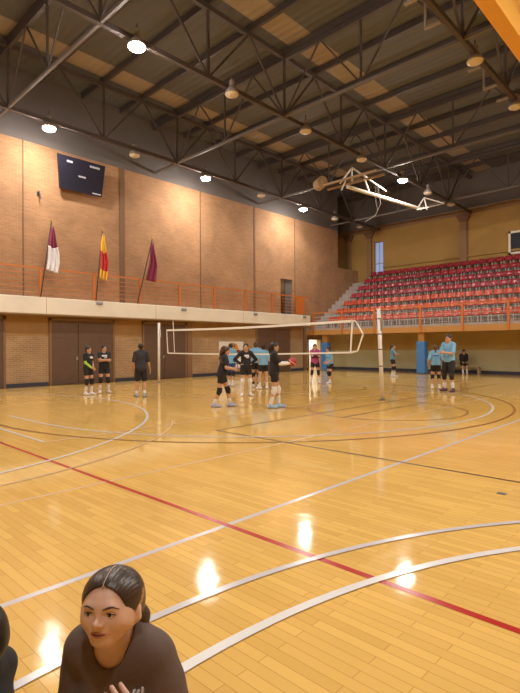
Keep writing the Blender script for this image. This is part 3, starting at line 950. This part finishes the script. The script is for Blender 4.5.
def head_prims(fem=True):
    k = .02
    P = [('e', (-.012, 0, .025), (.095, .076, .092), I3, .02), ('e', (.028, 0, -.028), (.062, .060, .082), I3, .03),
         ('e', (.056, 0, -.085), (.026, .026, .020), I3, .03)]
    for s_ in (-1, 1):
        P += [('e', (.052, .034 * s_, -.028), (.028, .026, .028), I3, .02), ('e', (.0, .074 * s_, -.012), (.020, .011, .032), rot('z', .35 * s_), .006),
              ('c', (.010, .052 * s_, -.055), (.045, .02 * s_, -.092), .018, .014, .03)]
    P += [('c', (.080, -.028, .016), (.080, .028, .016), .012, .012, .015),
          ('c', (.088, 0, .004), (.110, 0, -.026), .0075, .0105, .010),
          ('e', (.098, .012, -.031), (.010, .008, .007), I3, .006), ('e', (.098, -.012, -.031), (.010, .008, .007), I3, .006),
          ('e', (.080, 0, -.056), (.014, .026, .014), I3, .012)]
    return P
def sockets():
    return [('e', (.104, .031 * s_, -.001), (.020, .020, .011), I3, .012) for s_ in (-1, 1)]

def head_fine():
    P = [('e', (-.014, 0, .022), (.095, .081, .084), I3, .02), ('e', (.024, 0, -.016), (.064, .068, .074), I3, .03),
         ('e', (.054, 0, -.082), (.022, .022, .017), I3, .028)]
    for s_ in (-1, 1):
        P += [('e', (.047, .038 * s_, -.026), (.026, .026, .026), I3, .022), ('e', (-.004, .080 * s_, -.014), (.018, .009, .028), rot('z', .4 * s_), .006),
              ('e', (-.002, .083 * s_, -.030), (.010, .008, .010), I3, .005),
              ('c', (.008, .058 * s_, -.045), (.046, .016 * s_, -.085), .014, .013, .03)]
    P += [('c', (.072, -.030, .014), (.072, .030, .014), .012, .012, .02),
          ('c', (.082, 0, .002), (.101, 0, -.023), .0065, .0088, .012),
          ('e', (.090, .0105, -.027), (.0095, .0072, .0062), I3, .006), ('e', (.090, -.0105, -.027), (.0095, .0072, .0062), I3, .006),
          ('e', (.073, 0, -.051), (.014, .025, .015), I3, .014)]
    return P
def sockets_fine():
    return [('e', (.099, .031 * s_, -.001), (.020, .021, .012), I3, .014) for s_ in (-1, 1)]
HEADSC = np.array([1.0, 1.06, .93])
def stretch(p):
    if p[0] == 'c': return ('c', np.array(p[1]) * HEADSC, np.array(p[2]) * HEADSC) + tuple(p[3:])
    return ('e', np.array(p[1]) * HEADSC, tuple(np.array(p[2]) * HEADSC)) + tuple(p[3:])
def sdf_pt(prims, subs, p):
    f = Field(p, p, .001); c = tuple(n // 2 for n in f.n); f.ax = [np.array([v], np.float32) for v in p]; f.n = np.array([1, 1, 1]); f.D = np.full((1, 1, 1), .2, np.float32)
    one = (slice(0, 1),) * 3
    def blend(q, sub):
        k = q[5] if q[0] == 'c' and len(q) > 5 else (q[4] if q[0] == 'e' and len(q) > 4 else .02)
        if sub: k = .01 if len(q) < 5 else q[4]
        d = f.dist(q, one); D = f.D
        if sub:
            t = np.clip(.5 - .5 * (D + d) / k, 0, 1); f.D = D + (-d - D) * t + k * t * (1 - t)
        else:
            t = np.clip(.5 + .5 * (D - d) / k, 0, 1); f.D = D + (d - D) * t - k * t * (1 - t)
    for q in prims: blend(q, False)
    for q in subs: blend(q, True)
    return float(f.D[0, 0, 0])
def face_x(y, z, off=0):
    P = head_fine(); Q = sockets_fine()
    a, b = .0, .14
    for _ in range(14):
        m_ = (a + b) / 2
        if sdf_pt(P, Q, (m_, y, z)) < 0: a = m_
        else: b = m_
    return a + off

def xf(p, R, t):
    f_ = lambda v: R @ np.array(v, float) + t
    if p[0] == 'c': return ('c', f_(p[1]), f_(p[2])) + tuple(p[3:])
    return ('e', f_(p[1]), p[2], R @ p[3]) + tuple(p[4:])

def mesh_prims(name, prims, m, parent, S, h, infl=0, k=.02, subs=(), planes=(), sm=2, lo=None, hi=None, extra=None):
    bl = []; bh = []
    for p in prims:
        if p[0] == 'c':
            r = max(p[3], p[4]) + infl; bl.append(np.minimum(p[1], p[2]) - r); bh.append(np.maximum(p[1], p[2]) + r)
        else:
            r = max(p[2]) + infl; bl.append(np.array(p[1]) - r); bh.append(np.array(p[1]) + r)
    L_ = np.min(bl, 0); H_ = np.max(bh, 0)
    if lo is not None: L_ = np.maximum(L_, lo); H_ = np.minimum(H_, hi)
    f = Field(L_ - .01, H_ + .01, h)
    for p in prims: f.add(p, k, infl)
    for p in subs: f.add(p, .01, 0, True)
    for pt, n_ in planes: f.plane(pt, n_)
    if extra: extra(f)
    V, F = f.mesh()
    if len(V) == 0: return None
    return np_mesh(name, V, F, m, parent, S, sm)

def person(label, pos, yaw, H=1.62, fem=True, feet=((0, .11, 10), (0, -.11, -10)), lean=0, twist=0, headyaw=0, headpitch=0,
           hands=((.05, .25, .80), (.05, -.25, .80)), poles=None, curl=.6, thumb=None, hdir=None, palm=None, shirt='black', sleeve=.5, hem=.84, shorts='black', leg=.35,
           hair='ponytail', haircol='hairdark', pads='black', padside=(1, 1), sock='whitecloth', sockh=.18, shoe='shoewhite', skin='skin',
           prints=(), printm='printw', sleevecol=None, bare=False, knees=None, pelvis=None, h=.0075, arms=None, category='person', build=1.0, shw=.168, facefine=False, seat_floor=False):
    S = H / 1.65
    root = thing('person', label, category, (pos[0], pos[1], pos[2] if len(pos) > 2 else 0), math.radians(yaw))
    # legs
    px_, py_ = (np.mean([f_[0] for f_ in feet]), np.mean([f_[1] for f_ in feet]))
    if pelvis is None:
        dmax = max(math.hypot(f_[0] - px_, f_[1] - (py_ + (.085 if i == 0 else -.085))) for i, f_ in enumerate(feet))
        pz = .075 + math.sqrt(max(.2, .783 ** 2 - dmax ** 2)) - .004
        pel = np.array([px_, py_, pz])
    else:
        pel = np.array(pelvis, float)
    RT = rot('z', math.radians(twist)) @ rot('y', math.radians(lean))
    T = lambda v: pel + RT @ (np.array(v, float) - np.array([0, 0, .86]))
    tp = lambda p: xf(p, RT, pel - RT @ np.array([0, 0, .86]))
    torso = [tp(p) for p in (('e', (0, 0, .91), (.100, .150 if fem else .145, .115), I3, .05), ('e', (0, 0, 1.06), (.088 * build, .122 * build, .16), I3, .05),
             ('e', (0, 0, 1.24), (.105 * build, .145 * build, .165), I3, .05), ('c', (0, .033 - shw, 1.362), (0, shw - .033, 1.362), .052, .052, .05),
             ('c', (0, .09, 1.385), (-.012, 0, 1.43), .04, .045, .04), ('c', (0, -.09, 1.385), (-.012, 0, 1.43), .04, .045, .04),
             ('e', (-.05, .065, .89), (.075, .075, .085), I3, .04), ('e', (-.05, -.065, .89), (.075, .075, .085), I3, .04))]
    if fem:
        torso += [tp(('e', (.072, s_ * .064, 1.235), (.045, .054, .052), I3, .03)) for s_ in (-1, 1)]
    neck = tp(('c', (-.012, 0, 1.39), (.006, 0, 1.50), .049 - .005 * facefine, .046 - .004 * facefine, .03))
    RH = RT @ rot('z', math.radians(headyaw)) @ rot('y', math.radians(headpitch) - math.radians(lean) * .6)
    HC = T((.012, 0, 1.535))
    hp = [xf(p, RH, HC) for p in ([stretch(q) for q in head_fine()] if facefine else head_prims(fem))]
    hs = [xf(p, RH, HC) for p in ([stretch(q) for q in sockets_fine()] if facefine else sockets())]
    limbs = []; J = {}
    for i, (f_, s_) in enumerate(zip(feet, (1, -1))):
        hip = pel + rot('z', math.radians(twist)) @ np.array([0, .085 * s_, 0])
        an = np.array([f_[0], f_[1], .075 if len(f_) < 4 else f_[3]])
        fy = math.radians(f_[2]); fd = np.array([math.cos(fy), math.sin(fy), 0])
        pole = knees[i] if knees else hip + fd * 1.0
        kn, an = ik(hip, an, .40, .385, pole)
        J[s_] = (hip, kn, an, fd)
        limbs += [('c', hip, kn, .088, .054, .03), ('c', kn, an, .050, .036, .02), ('c', kn + (an - kn) * .18 - fd * .016, kn + (an - kn) * .55 - fd * .010, .046, .036, .025),
                  ('c', an - fd * .03 - np.array([0, 0, .035]), an + fd * .12 - np.array([0, 0, .045]), .032, .028, .03), ('c', an, an - np.array([0, 0, .03]), .036, .036, .02)]
    al = []; AJ = {}
    for i, (hd, s_) in enumerate(zip(hands, (1, -1))):
        sh = T((0, shw * s_, 1.352))
        pole = poles[i] if poles else sh + np.array([-.3, .12 * s_, -.3])
        el, wr = ik(sh, np.array(hd, float), .275, .245, pole)
        fd = unit(wr - el)
        AJ[s_] = (sh, el, wr)
        al.append([('c', sh, el, .046, .037, .03), ('c', el, wr, .037, .0245, .02), ('c', el + fd * .03, el + fd * .10, .040, .036, .02)])
        inward = np.array([0, -s_, 0.]) if abs(fd[1]) < .8 else np.array([-1., 0, 0])
        nm = palm[i] if palm else inward
        dd = np.array(hdir[i]) if hdir else fd
        td = thumb[i] if thumb else np.cross(nm, dd) * s_ * (1 if True else -1)
        if abs(np.dot(unit(td), unit(dd))) > .9: td = np.array([1., 0, 0])
        nm2 = unit(np.array(nm) - unit(dd) * (np.array(nm) @ unit(dd)))
        al[-1] += hand_prims(wr, dd, nm2, td, curl)
    body = torso + [neck] + hp + limbs + al[0] + al[1]
    mesh_prims('body', body, skin, root, S, h, 0, .02, hs)
    # clothes
    hc = T((0, 0, hem)); dn = RT @ np.array([0, 0, -1.])
    loose = tp(('c', (0, 0, 1.20), (0, 0, hem - .03), .118, .118, .05))
    sl_len = sleeve
    sp = [p for p in torso] + [tp(('e', (0, 0, .99), (.112, .158, .22), I3, .05))]
    for s_ in (1, -1):
        sh, el, wr = AJ[s_]
        if sl_len <= 1: sp.append(('c', sh, sh + (el - sh) * sl_len, .047, .050 if not facefine else .057, .03))
        else: sp += [('c', sh, el, .047, .040, .03), ('c', el, el + (wr - el) * (sl_len - 1), .039, .028, .02)]
    nk = tp(('c', (.02, 0, 1.425), (.045, 0, 1.56), .068, .085, .01) if not facefine else ('c', (.045, 0, 1.412), (.03, 0, 1.55), .054, .10, .01))
    def folds(f):
        X, Y, Z = f.grid(tuple(slice(0, n) for n in f.n))
        a = np.sin(34 * Y + 16 * Z + 2.2 * np.sin(9 * Z + 14 * X)) * .5 + np.sin(-22 * Y + 30 * Z + 3 * np.sin(11 * Y + 8 * X)) * .5
        f.D = (f.D - .0045 * a * np.clip((HC[2] - .10 - Z) * 8, 0, 1)).astype(np.float32)
    mesh_prims('shirt', sp, shirt, root, S, h, .014, .03, [nk], [(hc, dn)], extra=folds if facefine else None)
    if sleevecol:
        for s_, m_, a0, a1 in sleevecol:
            sh, el, wr = AJ[s_]
            q0 = sh + (el - sh) * a0 if a0 < 1 else el
            mesh_prims('arm_sleeve', ([('c', q0, el, .047, .043, .02)] if a0 < 1 else []) + [('c', el, el + (wr - el) * a1, .043, .032, .02)], m_, root, S, h, .003)
    for (cy, cz, wy, wz, front) in prints:
        def cut(f, cy=cy, cz=cz, wy=wy, wz=wz, front=front):
            X, Y, Z = f.grid(tuple(slice(0, n) for n in f.n))
            q = [(X - T((0, cy, cz))[0]) * RT[0][i] + (Y - T((0, cy, cz))[1]) * RT[1][i] + (Z - T((0, cy, cz))[2]) * RT[2][i] for i in range(3)]
            d = np.maximum(np.maximum(np.abs(q[1]) - wy, np.abs(q[2]) - wz), -q[0] * front + .02)
            f.D = np.maximum(f.D, d.astype(np.float32))
        mesh_prims('shirt_print', sp, printm, root, S, h * .7, .0185, .03, [], [], 1, extra=cut)
    st_ = [p for p in torso[:1]] + torso[6:8]
    for s_ in (1, -1):
        hip, kn, an, fd = J[s_]
        st_ += [('c', hip, hip + (kn - hip) * leg, .088, .086 - .02 * leg + (.006 if leg > .5 else 0), .03)]
    mesh_prims('shorts', st_, shorts, root, S, h, .012, .03, [], [(T((0, 0, 1.0)), -dn)])
    for s_, on in zip((1, -1), padside):
        hip, kn, an, fd = J[s_]
        if pads and on:
            mesh_prims('knee_pad', [('c', kn + (hip - kn) * .17, kn + (an - kn) * .2, .066, .058, .02), ('e', kn + fd * .02, (.055, .055, .07), I3, .02)], pads, root, S, h, .002)
        if sock:
            mesh_prims('sock', [('c', an + (kn - an) * min(.95, sockh * 2.3), an + (kn - an) * .05, .041 + .03 * sockh, .042, .02)], sock, root, S, h, .003)
        g = np.array([0, 0, an[2] - .075])
        fp = an * np.array([1, 1, 0]) + g
        mesh_prims('shoe', [('c', fp - fd * .045 + np.array([0, 0, .04]), fp + fd * .06 + np.array([0, 0, .042]), .046, .046, .02), ('c', fp + fd * .05 + np.array([0, 0, .035]), fp + fd * .165 + np.array([0, 0, .03]), .045, .036, .02),
                            ('c', fp + np.array([0, 0, .05]), fp + np.array([0, 0, .10]), .046, .047, .03)], shoe, root, S, h, 0, .02, [], [((0, 0, .002 + g[2]), (0, 0, -1))])
    # hair
    hh = lambda p: xf(p, RH, HC)
    cap = [hh(('e', (-.016, 0, .030), (.099, .081, .096), I3, .02)), hh(('e', (-.045, 0, -.02), (.065, .070, .07), I3, .03))][:1 if hair == 'short' else 2]
    pl = [(HC + RH @ np.array([.050, 0, .040]), RH @ unit([1, 0, -.55]))]
    if hair == 'short': pl = [(HC + RH @ np.array([.055, 0, .045]), RH @ unit([1, 0, -.75]))]
    if hair != 'custom':
        if hair == 'bun': cap.append(hh(('e', (-.09, 0, .085), (.036, .036, .034), I3, .01)))
        if hair == 'ponytail': cap += [hh(('c', (-.10, 0, .03), (-.135, 0, -.02), .026, .028, .02)), hh(('c', (-.135, 0, -.02), (-.12, .01, -.17), .028, .012, .02))]
        if hair == 'long':
            cap += [hh(('c', (-.06, s_ * .03, 0), (-.075, s_ * .05, -.2), .06, .045, .03)) for s_ in (-1, 1)]
        if hair == 'curly':
            rr = random.Random(5)
            for q in range(60):
                a = rr.uniform(0, 2 * PI); z = rr.uniform(-.33, .09)
                if math.cos(a) > .35 and z < .06: continue
                R_ = .078 + .045 * min(1, (.12 - z) * 4)
                cap.append(hh(('e', (-.03 + R_ * math.cos(a) * .9, R_ * math.sin(a), z), (.043, .043, .046), I3, .015)))
        mesh_prims('hair', cap, haircol, root, S, h, .004, .02, [], [], extra=(lambda f: f.__setattr__('D', face_cut(f, RH, HC))))
        for s_ in (-1, 1):
            MB().ball(tuple((HC + RH @ np.array([.086, .031 * s_, -.002])) * S), .0105 * S, 8).build('eye', 'iris', root, True)
        MB().ball(tuple((HC + RH @ np.array([.091, 0, -.058])) * S), .02 * S, 8, (.4, .8, .3)).build('mouth', 'lip', root, True)
    return root, dict(S=S, HC=HC, RH=RH, T=T, RT=RT, AJ=AJ, J=J, sp=sp)

def face_cut(f, RH, HC):
    # carve the face opening out of a hair mass: an ellipsoid in front of the face
    sl = tuple(slice(0, n) for n in f.n)
    d = f.dist(('e', HC + RH @ np.array([.095, 0, -.055]), (.085, .068, .115), RH), sl)
    return np.maximum(f.D, -d.astype(np.float32))

UP = np.array([0, 0, 1.])
crossed = dict(hands=((.20, -.09, 1.15), (.21, .09, 1.13)), poles=((.1, .6, 1.0), (.1, -.6, 1.0)), palm=((-1, 0, 0), (-1, 0, 0)))
onhips = dict(hands=((.04, .165, 1.0), (.04, -.165, 1.0)), poles=((-.2, .8, 1.1), (-.2, -.8, 1.1)))

person('girl with dark hair in a black shirt with one lime green sleeve, standing side-on', (7.55, 14.82), -70, 1.57, hair='bun', hands=((.20, .06, .90), (.20, -.04, .92)), sleevecol=[(-1, 'lime', .55, .95)], sleeve=.55,
       feet=((.06, .09, 8), (-.04, -.08, -6)), prints=((0.02, 1.27, .07, .035, 1),), hem=.80, sockh=.22, headyaw=4)
person('girl in a black shirt with pale print and folded arms beside the lime-sleeved girl', (8.24, 15.07), -112, 1.60, hair='ponytail', sleeve=.6, prints=((0.0, 1.29, .085, .03, 1), (.03, 1.22, .05, .02, 1)), hem=.80, sockh=.22, feet=((.0, .15, 14), (0, -.13, -14)), headyaw=20, **crossed)
person('person in dark tee and shorts seen from behind near the left net post', (8.31, 12.97), 72, 1.64, fem=False, hair='short', haircol='hairdark', shirt='darkgrey', sleeve=.85, hem=.78, shorts='black', leg=.75, pads=None, sockh=.12, shoe='shoegrey',
       hands=((.10, .22, .86), (.03, -.30, .82)), feet=((.05, .10, 12), (-.08, -.10, -30)), headyaw=10, build=1.05)
person('girl with long curly brown hair in black, walking to the right past the net', (8.27, 9.23), -48, 1.56, hair='curly', haircol='hairbrown', sleeve=.6, hem=.78, hands=((.30, .12, 1.02), (.32, -.04, 1.0)), poles=((.0, .4, .8), (0, -.4, .8)), lean=9,
       feet=((.20, .10, 5), (-.20, -.10, 0)), shoe='shoelav', sockh=.16, prints=((0, 1.27, .03, .03, -1),))
person('girl in a long-sleeved black top with pale print, hands on hips', (10.62, 10.75), -118, 1.62, hair='long', sleeve=1.85, prints=((-.0, 1.27, .075, .03, 1), (.02, 1.215, .05, .02, 1)), hem=.84, pads='whitecloth', sockh=.30, feet=((.0, .14, 14), (0, -.14, -14)), headyaw=-16, **onhips)
person('player in a blue tee and blue shorts in front of the white banner', (12.98, 13.96), 30, 1.66, fem=False, hair='short', shirt='bluecloth', shorts='royal', leg=.6, pads='black', sleeve=.8, hem=.88, shoe='shoewhite', feet=((.08, .09, 10), (-.08, -.09, -10)))
person('player in blue tee with black knee pads, leftmost of the pair in blue', (13.1, 12.72), 38, 1.69, hair='bun', haircol='hairbrown', shirt='bluecloth', pads='black', sock='black', sockh=.14, sleeve=.7, hem=.90, feet=((0, .10, 10), (0, -.1, -10)))
person('player in blue tee with bare knees, between the pair partner and the ball holder', (12.80, 12.05), 62, 1.60, hair='bun', shirt='bluecloth', pads=None, skin='skinpale', sleeve=.7, hem=.90, feet=((.05, .13, 30), (0, -.13, -30)), hands=((.22, .12, .95), (.20, -.12, .95)))
_, info = person('girl in black tee with white arm sleeve and white knee pads holding a ball', (8.99, 8.09), -44, 1.63, hair='ponytail', haircol='hairdark', sleeve=.7, hem=.76, shorts='black', pads='whitecloth', sockh=.24, shoe='shoeblue',
       hands=((.34, .10, 1.13), (.34, -.10, 1.11)), poles=((.0, .5, .7), (0, -.5, .7)), palm=((.3, -1, 0), (.3, 1, 0)), curl=.35, sleevecol=[(1, 'whitecloth', 1, .95), (-1, 'whitecloth', 1, .95)], feet=((.10, .10, 6), (-.12, -.09, -4)), prints=((0.02, 1.24, .05, .075, -1),))
a = math.radians(-44)
bl = thing('volleyball', 'red and white ball in the hands of the girl in black', 'ball', (8.99 + .435 * math.cos(a), 8.09 + .435 * math.sin(a), 1.13))
o = MB().ball((0, 0, 0), .105, 20).build('leather', 'ballred', bl, True)
MB().ball((0, 0, 0), .1065, 20, (1.0, 1.0, .42)).build('white_panel', 'whitecloth', bl, True).rotation_euler = (.5, .4, 0)
person('girl in a pink shirt with dark sleeves, arms folded, before the bright doorway', (16.3, 12.42), -135, 1.62, hair='long', haircol='hairbrown', shirt='pink', shorts='black', sleeve=.6, hem=.80, sleevecol=[(1, 'darkgrey', .6, .95), (-1, 'darkgrey', .6, .95)], sockh=.2, feet=((0, .17, 10), (0, -.17, -10)), **crossed)
person('player in blue tee standing next to the blue corner pillar pad', (16.47, 11.78), 160, 1.50, hair='bun', shirt='bluecloth', sleeve=.8, hem=.80, hands=((.22, .14, .95), (.22, -.1, .95)), lean=8, sockh=.1, feet=((.05, .08, 0), (-.05, -.08, 0)))
person('player in a grey-blue tee standing alone just right of the right net post', (21.92, 11.92), -70, 1.60, hair='ponytail', haircol='hairbrown', shirt='bluegrey', sleeve=.7, hem=.86, sockh=.2, feet=((.05, .07, 0), (-.05, -.07, 0)), hands=((.24, -.06, 1.16), (.26, .05, 1.14)), poles=((.1, .6, 1.0), (.1, -.6, 1.0)))
person('girl in blue tee seen from behind beside the tall man', (16.7, 7.43), 28, 1.55, hair='ponytail', haircol='hairbrown', shirt='bluecloth', sleeve=.8, hem=.90, feet=((0, .13, 10), (0, -.12, -10)), prints=((0, 1.25, .11, .018, -1),), printm='royal', hands=((.12, .27, .92), (.12, -.27, .92)), sockh=.1)
person('tall man in a blue tee and black shorts with bent arms', (16.05, 6.7), 172, 1.90, fem=False, hair='short', haircol='hairdark', shirt='bluecloth', sleeve=.85, hem=.86, shorts='black', leg=.62, pads='black', sockh=.2, shoe='shoepurple', feet=((.06, .16, 12), (-.06, -.16, -14)),
       hands=((.32, .06, 1.12), (.32, -.06, 1.10)), poles=((.0, .4, .8), (0, -.4, .8)), build=1.0, shw=.158)
# bench and the person sitting on it
bch = thing('bench', 'low pale bench against the olive wall behind the tall man', 'bench', (26.75, 10.3, 0))
MB().box(-.17, .17, -.95, .95, .42, .46).build('seat', 'benchwood', bch, bevel=.008)
for y in (-.75, .75):
    MB().box(-.14, .14, y - .03, y + .03, 0, .42).build('leg', 'benchwood', bch)
person('person in black sitting on the low bench behind the tall man', (26.72, 10.35), -150, 1.62, hair='long', shirt='black', sleeve=1.8, shorts='black', leg=.9, pads=None, pelvis=(0, 0, .56), feet=((.46, .10, 0), (.46, -.10, 0)), knees=((.5, .1, 1.0), (.5, -.1, 1.0)), hem=.84, hands=((.30, .10, .66), (.30, -.10, .66)), lean=12, headpitch=15)
#PEOPLE_END

#WOMAN_BEGIN
WP, WYAW = (.820, 1.363), -148
r_, w = person('woman with centre-parted dark hair in a brown tee, sitting in the foreground', WP, WYAW, 1.58, hair='custom', shirt='tee', sleeve=.95, hem=.80, shorts='black', leg=.95, pads=None, sock=None, skin='face', pelvis=(-.05, 0, .122), lean=12, headyaw=4, headpitch=-15, shw=.126, build=.90,
    feet=((.22, -.20, -60, .07), (.30, .20, 60, .07)), knees=((.25, .6, .35), (.25, -.6, .35)), hands=((.24, .13, .488), (.26, -.16, .26)), poles=((-.1, .30, .1), (-.1, -.22, .1)),
    hdir=((.15, -.25, 1), (.6, .5, 0)), palm=((-.6, -1, 0), (0, 0, -1)), thumb=((-.6, .5, 0), (0, 1, 0)), curl=.5, h=.003, facefine=True, prints=((.085, 1.295, .004, .018, 1), (.097, 1.30, .004, .012, 1), (.110, 1.305, .004, .016, 1), (.100, 1.288, .022, .003, 1)))
S, HC, RH = w['S'], w['HC'], w['RH']
hh = lambda p: xf(stretch(p), RH, HC)
def hpt(*p): return tuple((HC + RH @ (np.array(p, float) * HEADSC)) * S)
# hair pulled back: cap with parting, low ponytail
def hair_shape(f):
    sl = tuple(slice(0, n) for n in f.n)
    d = f.dist(('e', HC + RH @ np.array([.088, 0, -.025]), (.088, .078, .100), RH), sl)
    D = np.maximum(f.D, -d.astype(np.float32))
    X, Y, Z = f.grid(sl)
    q = [(X - HC[0]) * RH[0][i] + (Y - HC[1]) * RH[1][i] + (Z - HC[2]) * RH[2][i] for i in range(3)]
    part = .004 * np.exp(-((q[1]) / .004) ** 2) * (q[0] > -.03) * (q[2] > .03)
    ang = np.arctan2(q[1], q[2] + .02)
    comb = .0004 * np.sin(ang * 60 + q[0] * 20)
    f.D = (D + part + comb).astype(np.float32)
cap = [hh(('e', (-.016, 0, .026), (.099, .085, .090), I3, .02)), hh(('e', (-.05, 0, -.015), (.060, .072, .06), I3, .03)),
       hh(('c', (-.075, .02, -.035), (-.085, .055, -.060), .024, .027, .02)), hh(('c', (-.085, .055, -.060), (-.075, .070, -.15), .028, .012, .02))]
hr = mesh_prims('hair', cap, 'hairfront', r_, S, .0025, .003, .02, [], [], 2, extra=hair_shape)
pp = MB()
pp.tube([hpt(-.016 + .1022 * math.cos(t), 0, .026 + .0928 * math.sin(t)) for t in [math.radians(30 + 62 * i / 12) for i in range(13)]], [.0013] * 12 + [.0004], 6)
pp.build('hair_parting', 'face', r_, True)
def strand(f):
    hair_shape(f)
    sl = tuple(slice(0, n) for n in f.n)
    X, Y, Z = f.grid(sl)
    q = [(X - HC[0]) * RH[0][i] + (Y - HC[1]) * RH[1][i] + (Z - HC[2]) * RH[2][i] for i in range(3)]
    d = np.maximum(np.abs(q[0] + q[2] * .7 - .002) - .013, np.abs(q[2] - .012) - .036)
    d = np.maximum(d, .04 - np.abs(q[1]))
    f.D = np.maximum(f.D, d.astype(np.float32))
mesh_prims('pale_strand', cap[:2], 'blond', r_, S, .0025, .0042, .02, [], [], 1, extra=strand)
MB().tube([hpt(-.078, .030, -.043), hpt(-.083, .045, -.052)], .028, 14).build('hair_tie', 'black', r_, True)
EC = .0705
for s_ in (-1, 1):
    c_ = np.array([EC, .031 * s_, -.001])
    ey = MB().ball(hpt(*c_), .0125 * S, 24).build('eye', 'eyewhite', r_, True)
    gz = unit(np.array([1, -.10, .02]))
    MB().ball(hpt(*(c_ + gz * .0072)), .0066 * S, 16).build('iris', 'iris', ey, True)
    for nm, e0, e1 in (('upper_eyelid', .44, 1.45), ('lower_eyelid', -1.45, -.42)):
        vs = []; fs = []; nu, nv = 17, 8
        for i in range(nv):
            for k in range(nu):
                lon = -1.35 + 2.7 * k / (nu - 1)
                ed = abs(lon) / 1.35
                lo_, hi_ = (e0 * (1 - ed * ed) - .08 * ed, e1) if nm[0] == 'u' else (e0, e1 * (1 - ed * ed) - .08 * ed)
                el = lo_ + (hi_ - lo_) * i / (nv - 1); R_ = .0138
                vs.append(hpt(c_[0] + R_ * math.cos(el) * math.cos(lon), c_[1] + R_ * 1.12 * math.cos(el) * math.sin(lon), c_[2] + R_ * math.sin(el)))
        for i in range(nv - 1):
            for k in range(nu - 1):
                a = i * nu + k; fs.append((a, a + 1, a + nu + 1, a + nu))
        o = MB().add(vs, fs).build(nm, 'face', r_, True)
        m_ = o.modifiers.new('thickness', 'SOLIDIFY'); m_.thickness = .0012
    pts = []
    for k in range(13):
        lon = -1.3 + 2.6 * k / 12; ed = abs(lon) / 1.35; el = .42 * (1 - ed * ed) - .08 * ed
        pts.append(hpt(c_[0] + .0146 * math.cos(el) * math.cos(lon), c_[1] + .0164 * math.cos(el) * math.sin(lon), c_[2] + .0146 * math.sin(el)))
    MB().tube(pts, [.0006 + .0010 * math.sin(PI * k / 12) for k in range(13)], 6).build('upper_lashes', 'iris', r_, True)
    bp_ = []
    for k in range(11):
        t = k / 10; y_ = .013 + .040 * t
        z_ = .0165 + .0075 * math.sin(min(1, t / .65) * PI / 2) - .009 * max(0, t - .65) / .35
        bp_.append(hpt(face_x(y_ * s_, z_, .0002), y_ * s_, z_))
    MB().tube(bp_, [.0014, .0022, .0026, .0027, .0027, .0026, .0024, .002, .0016, .0011, .0006], 6).build('eyebrow', 'brow', r_, True)
def lip(nm, zs, rs, m):
    pts = []; rr_ = []
    for k in range(15):
        t = -1 + 2 * k / 14
        z_ = zs(t); pts.append(hpt(face_x(.0225 * t, z_, -.0012), .0225 * t, z_)); rr_.append(rs(t))
    return MB().tube(pts, rr_, 8).build(nm, m, r_, True)
lip('upper_lip', lambda t: -.0505 - .0045 * t * t - .0014 * math.exp(-(t / .18) ** 2), lambda t: .0012 + .0024 * (1 - t * t), 'lip')
lip('lower_lip', lambda t: -.0625 + .0065 * t * t, lambda t: .0012 + .0034 * (1 - t * t), 'lip')
lip('mouth', lambda t: -.0562 + .0010 * t * t, lambda t: .0008 + .0026 * (1 - t * t), 'mouth')
# second person, only dark hair inside the frame
p2, i2 = person('person whose dark hair shows at the left edge beside the woman in brown', (.335, 1.72), 128, 1.37, hair='cap', shirt='black', sleeve=.8, pads=None, pelvis=(-.05, 0, .10), lean=-3, headpitch=8, shw=.14, shorts='black', leg=.95, sock=None,
    feet=((.22, -.20, -60, .07), (.30, .20, 60, .07)), knees=((.25, .6, .35), (.25, -.6, .35)), hands=((.30, .12, .24), (.30, -.12, .24)), h=.006)
v_ = Matrix.Rotation(math.radians(128), 3, 'Z') @ Vector(i2['HC'] * i2['S'])
p2.location = (.464 - v_.x, 1.617 - v_.y, 0)
#WOMAN_END
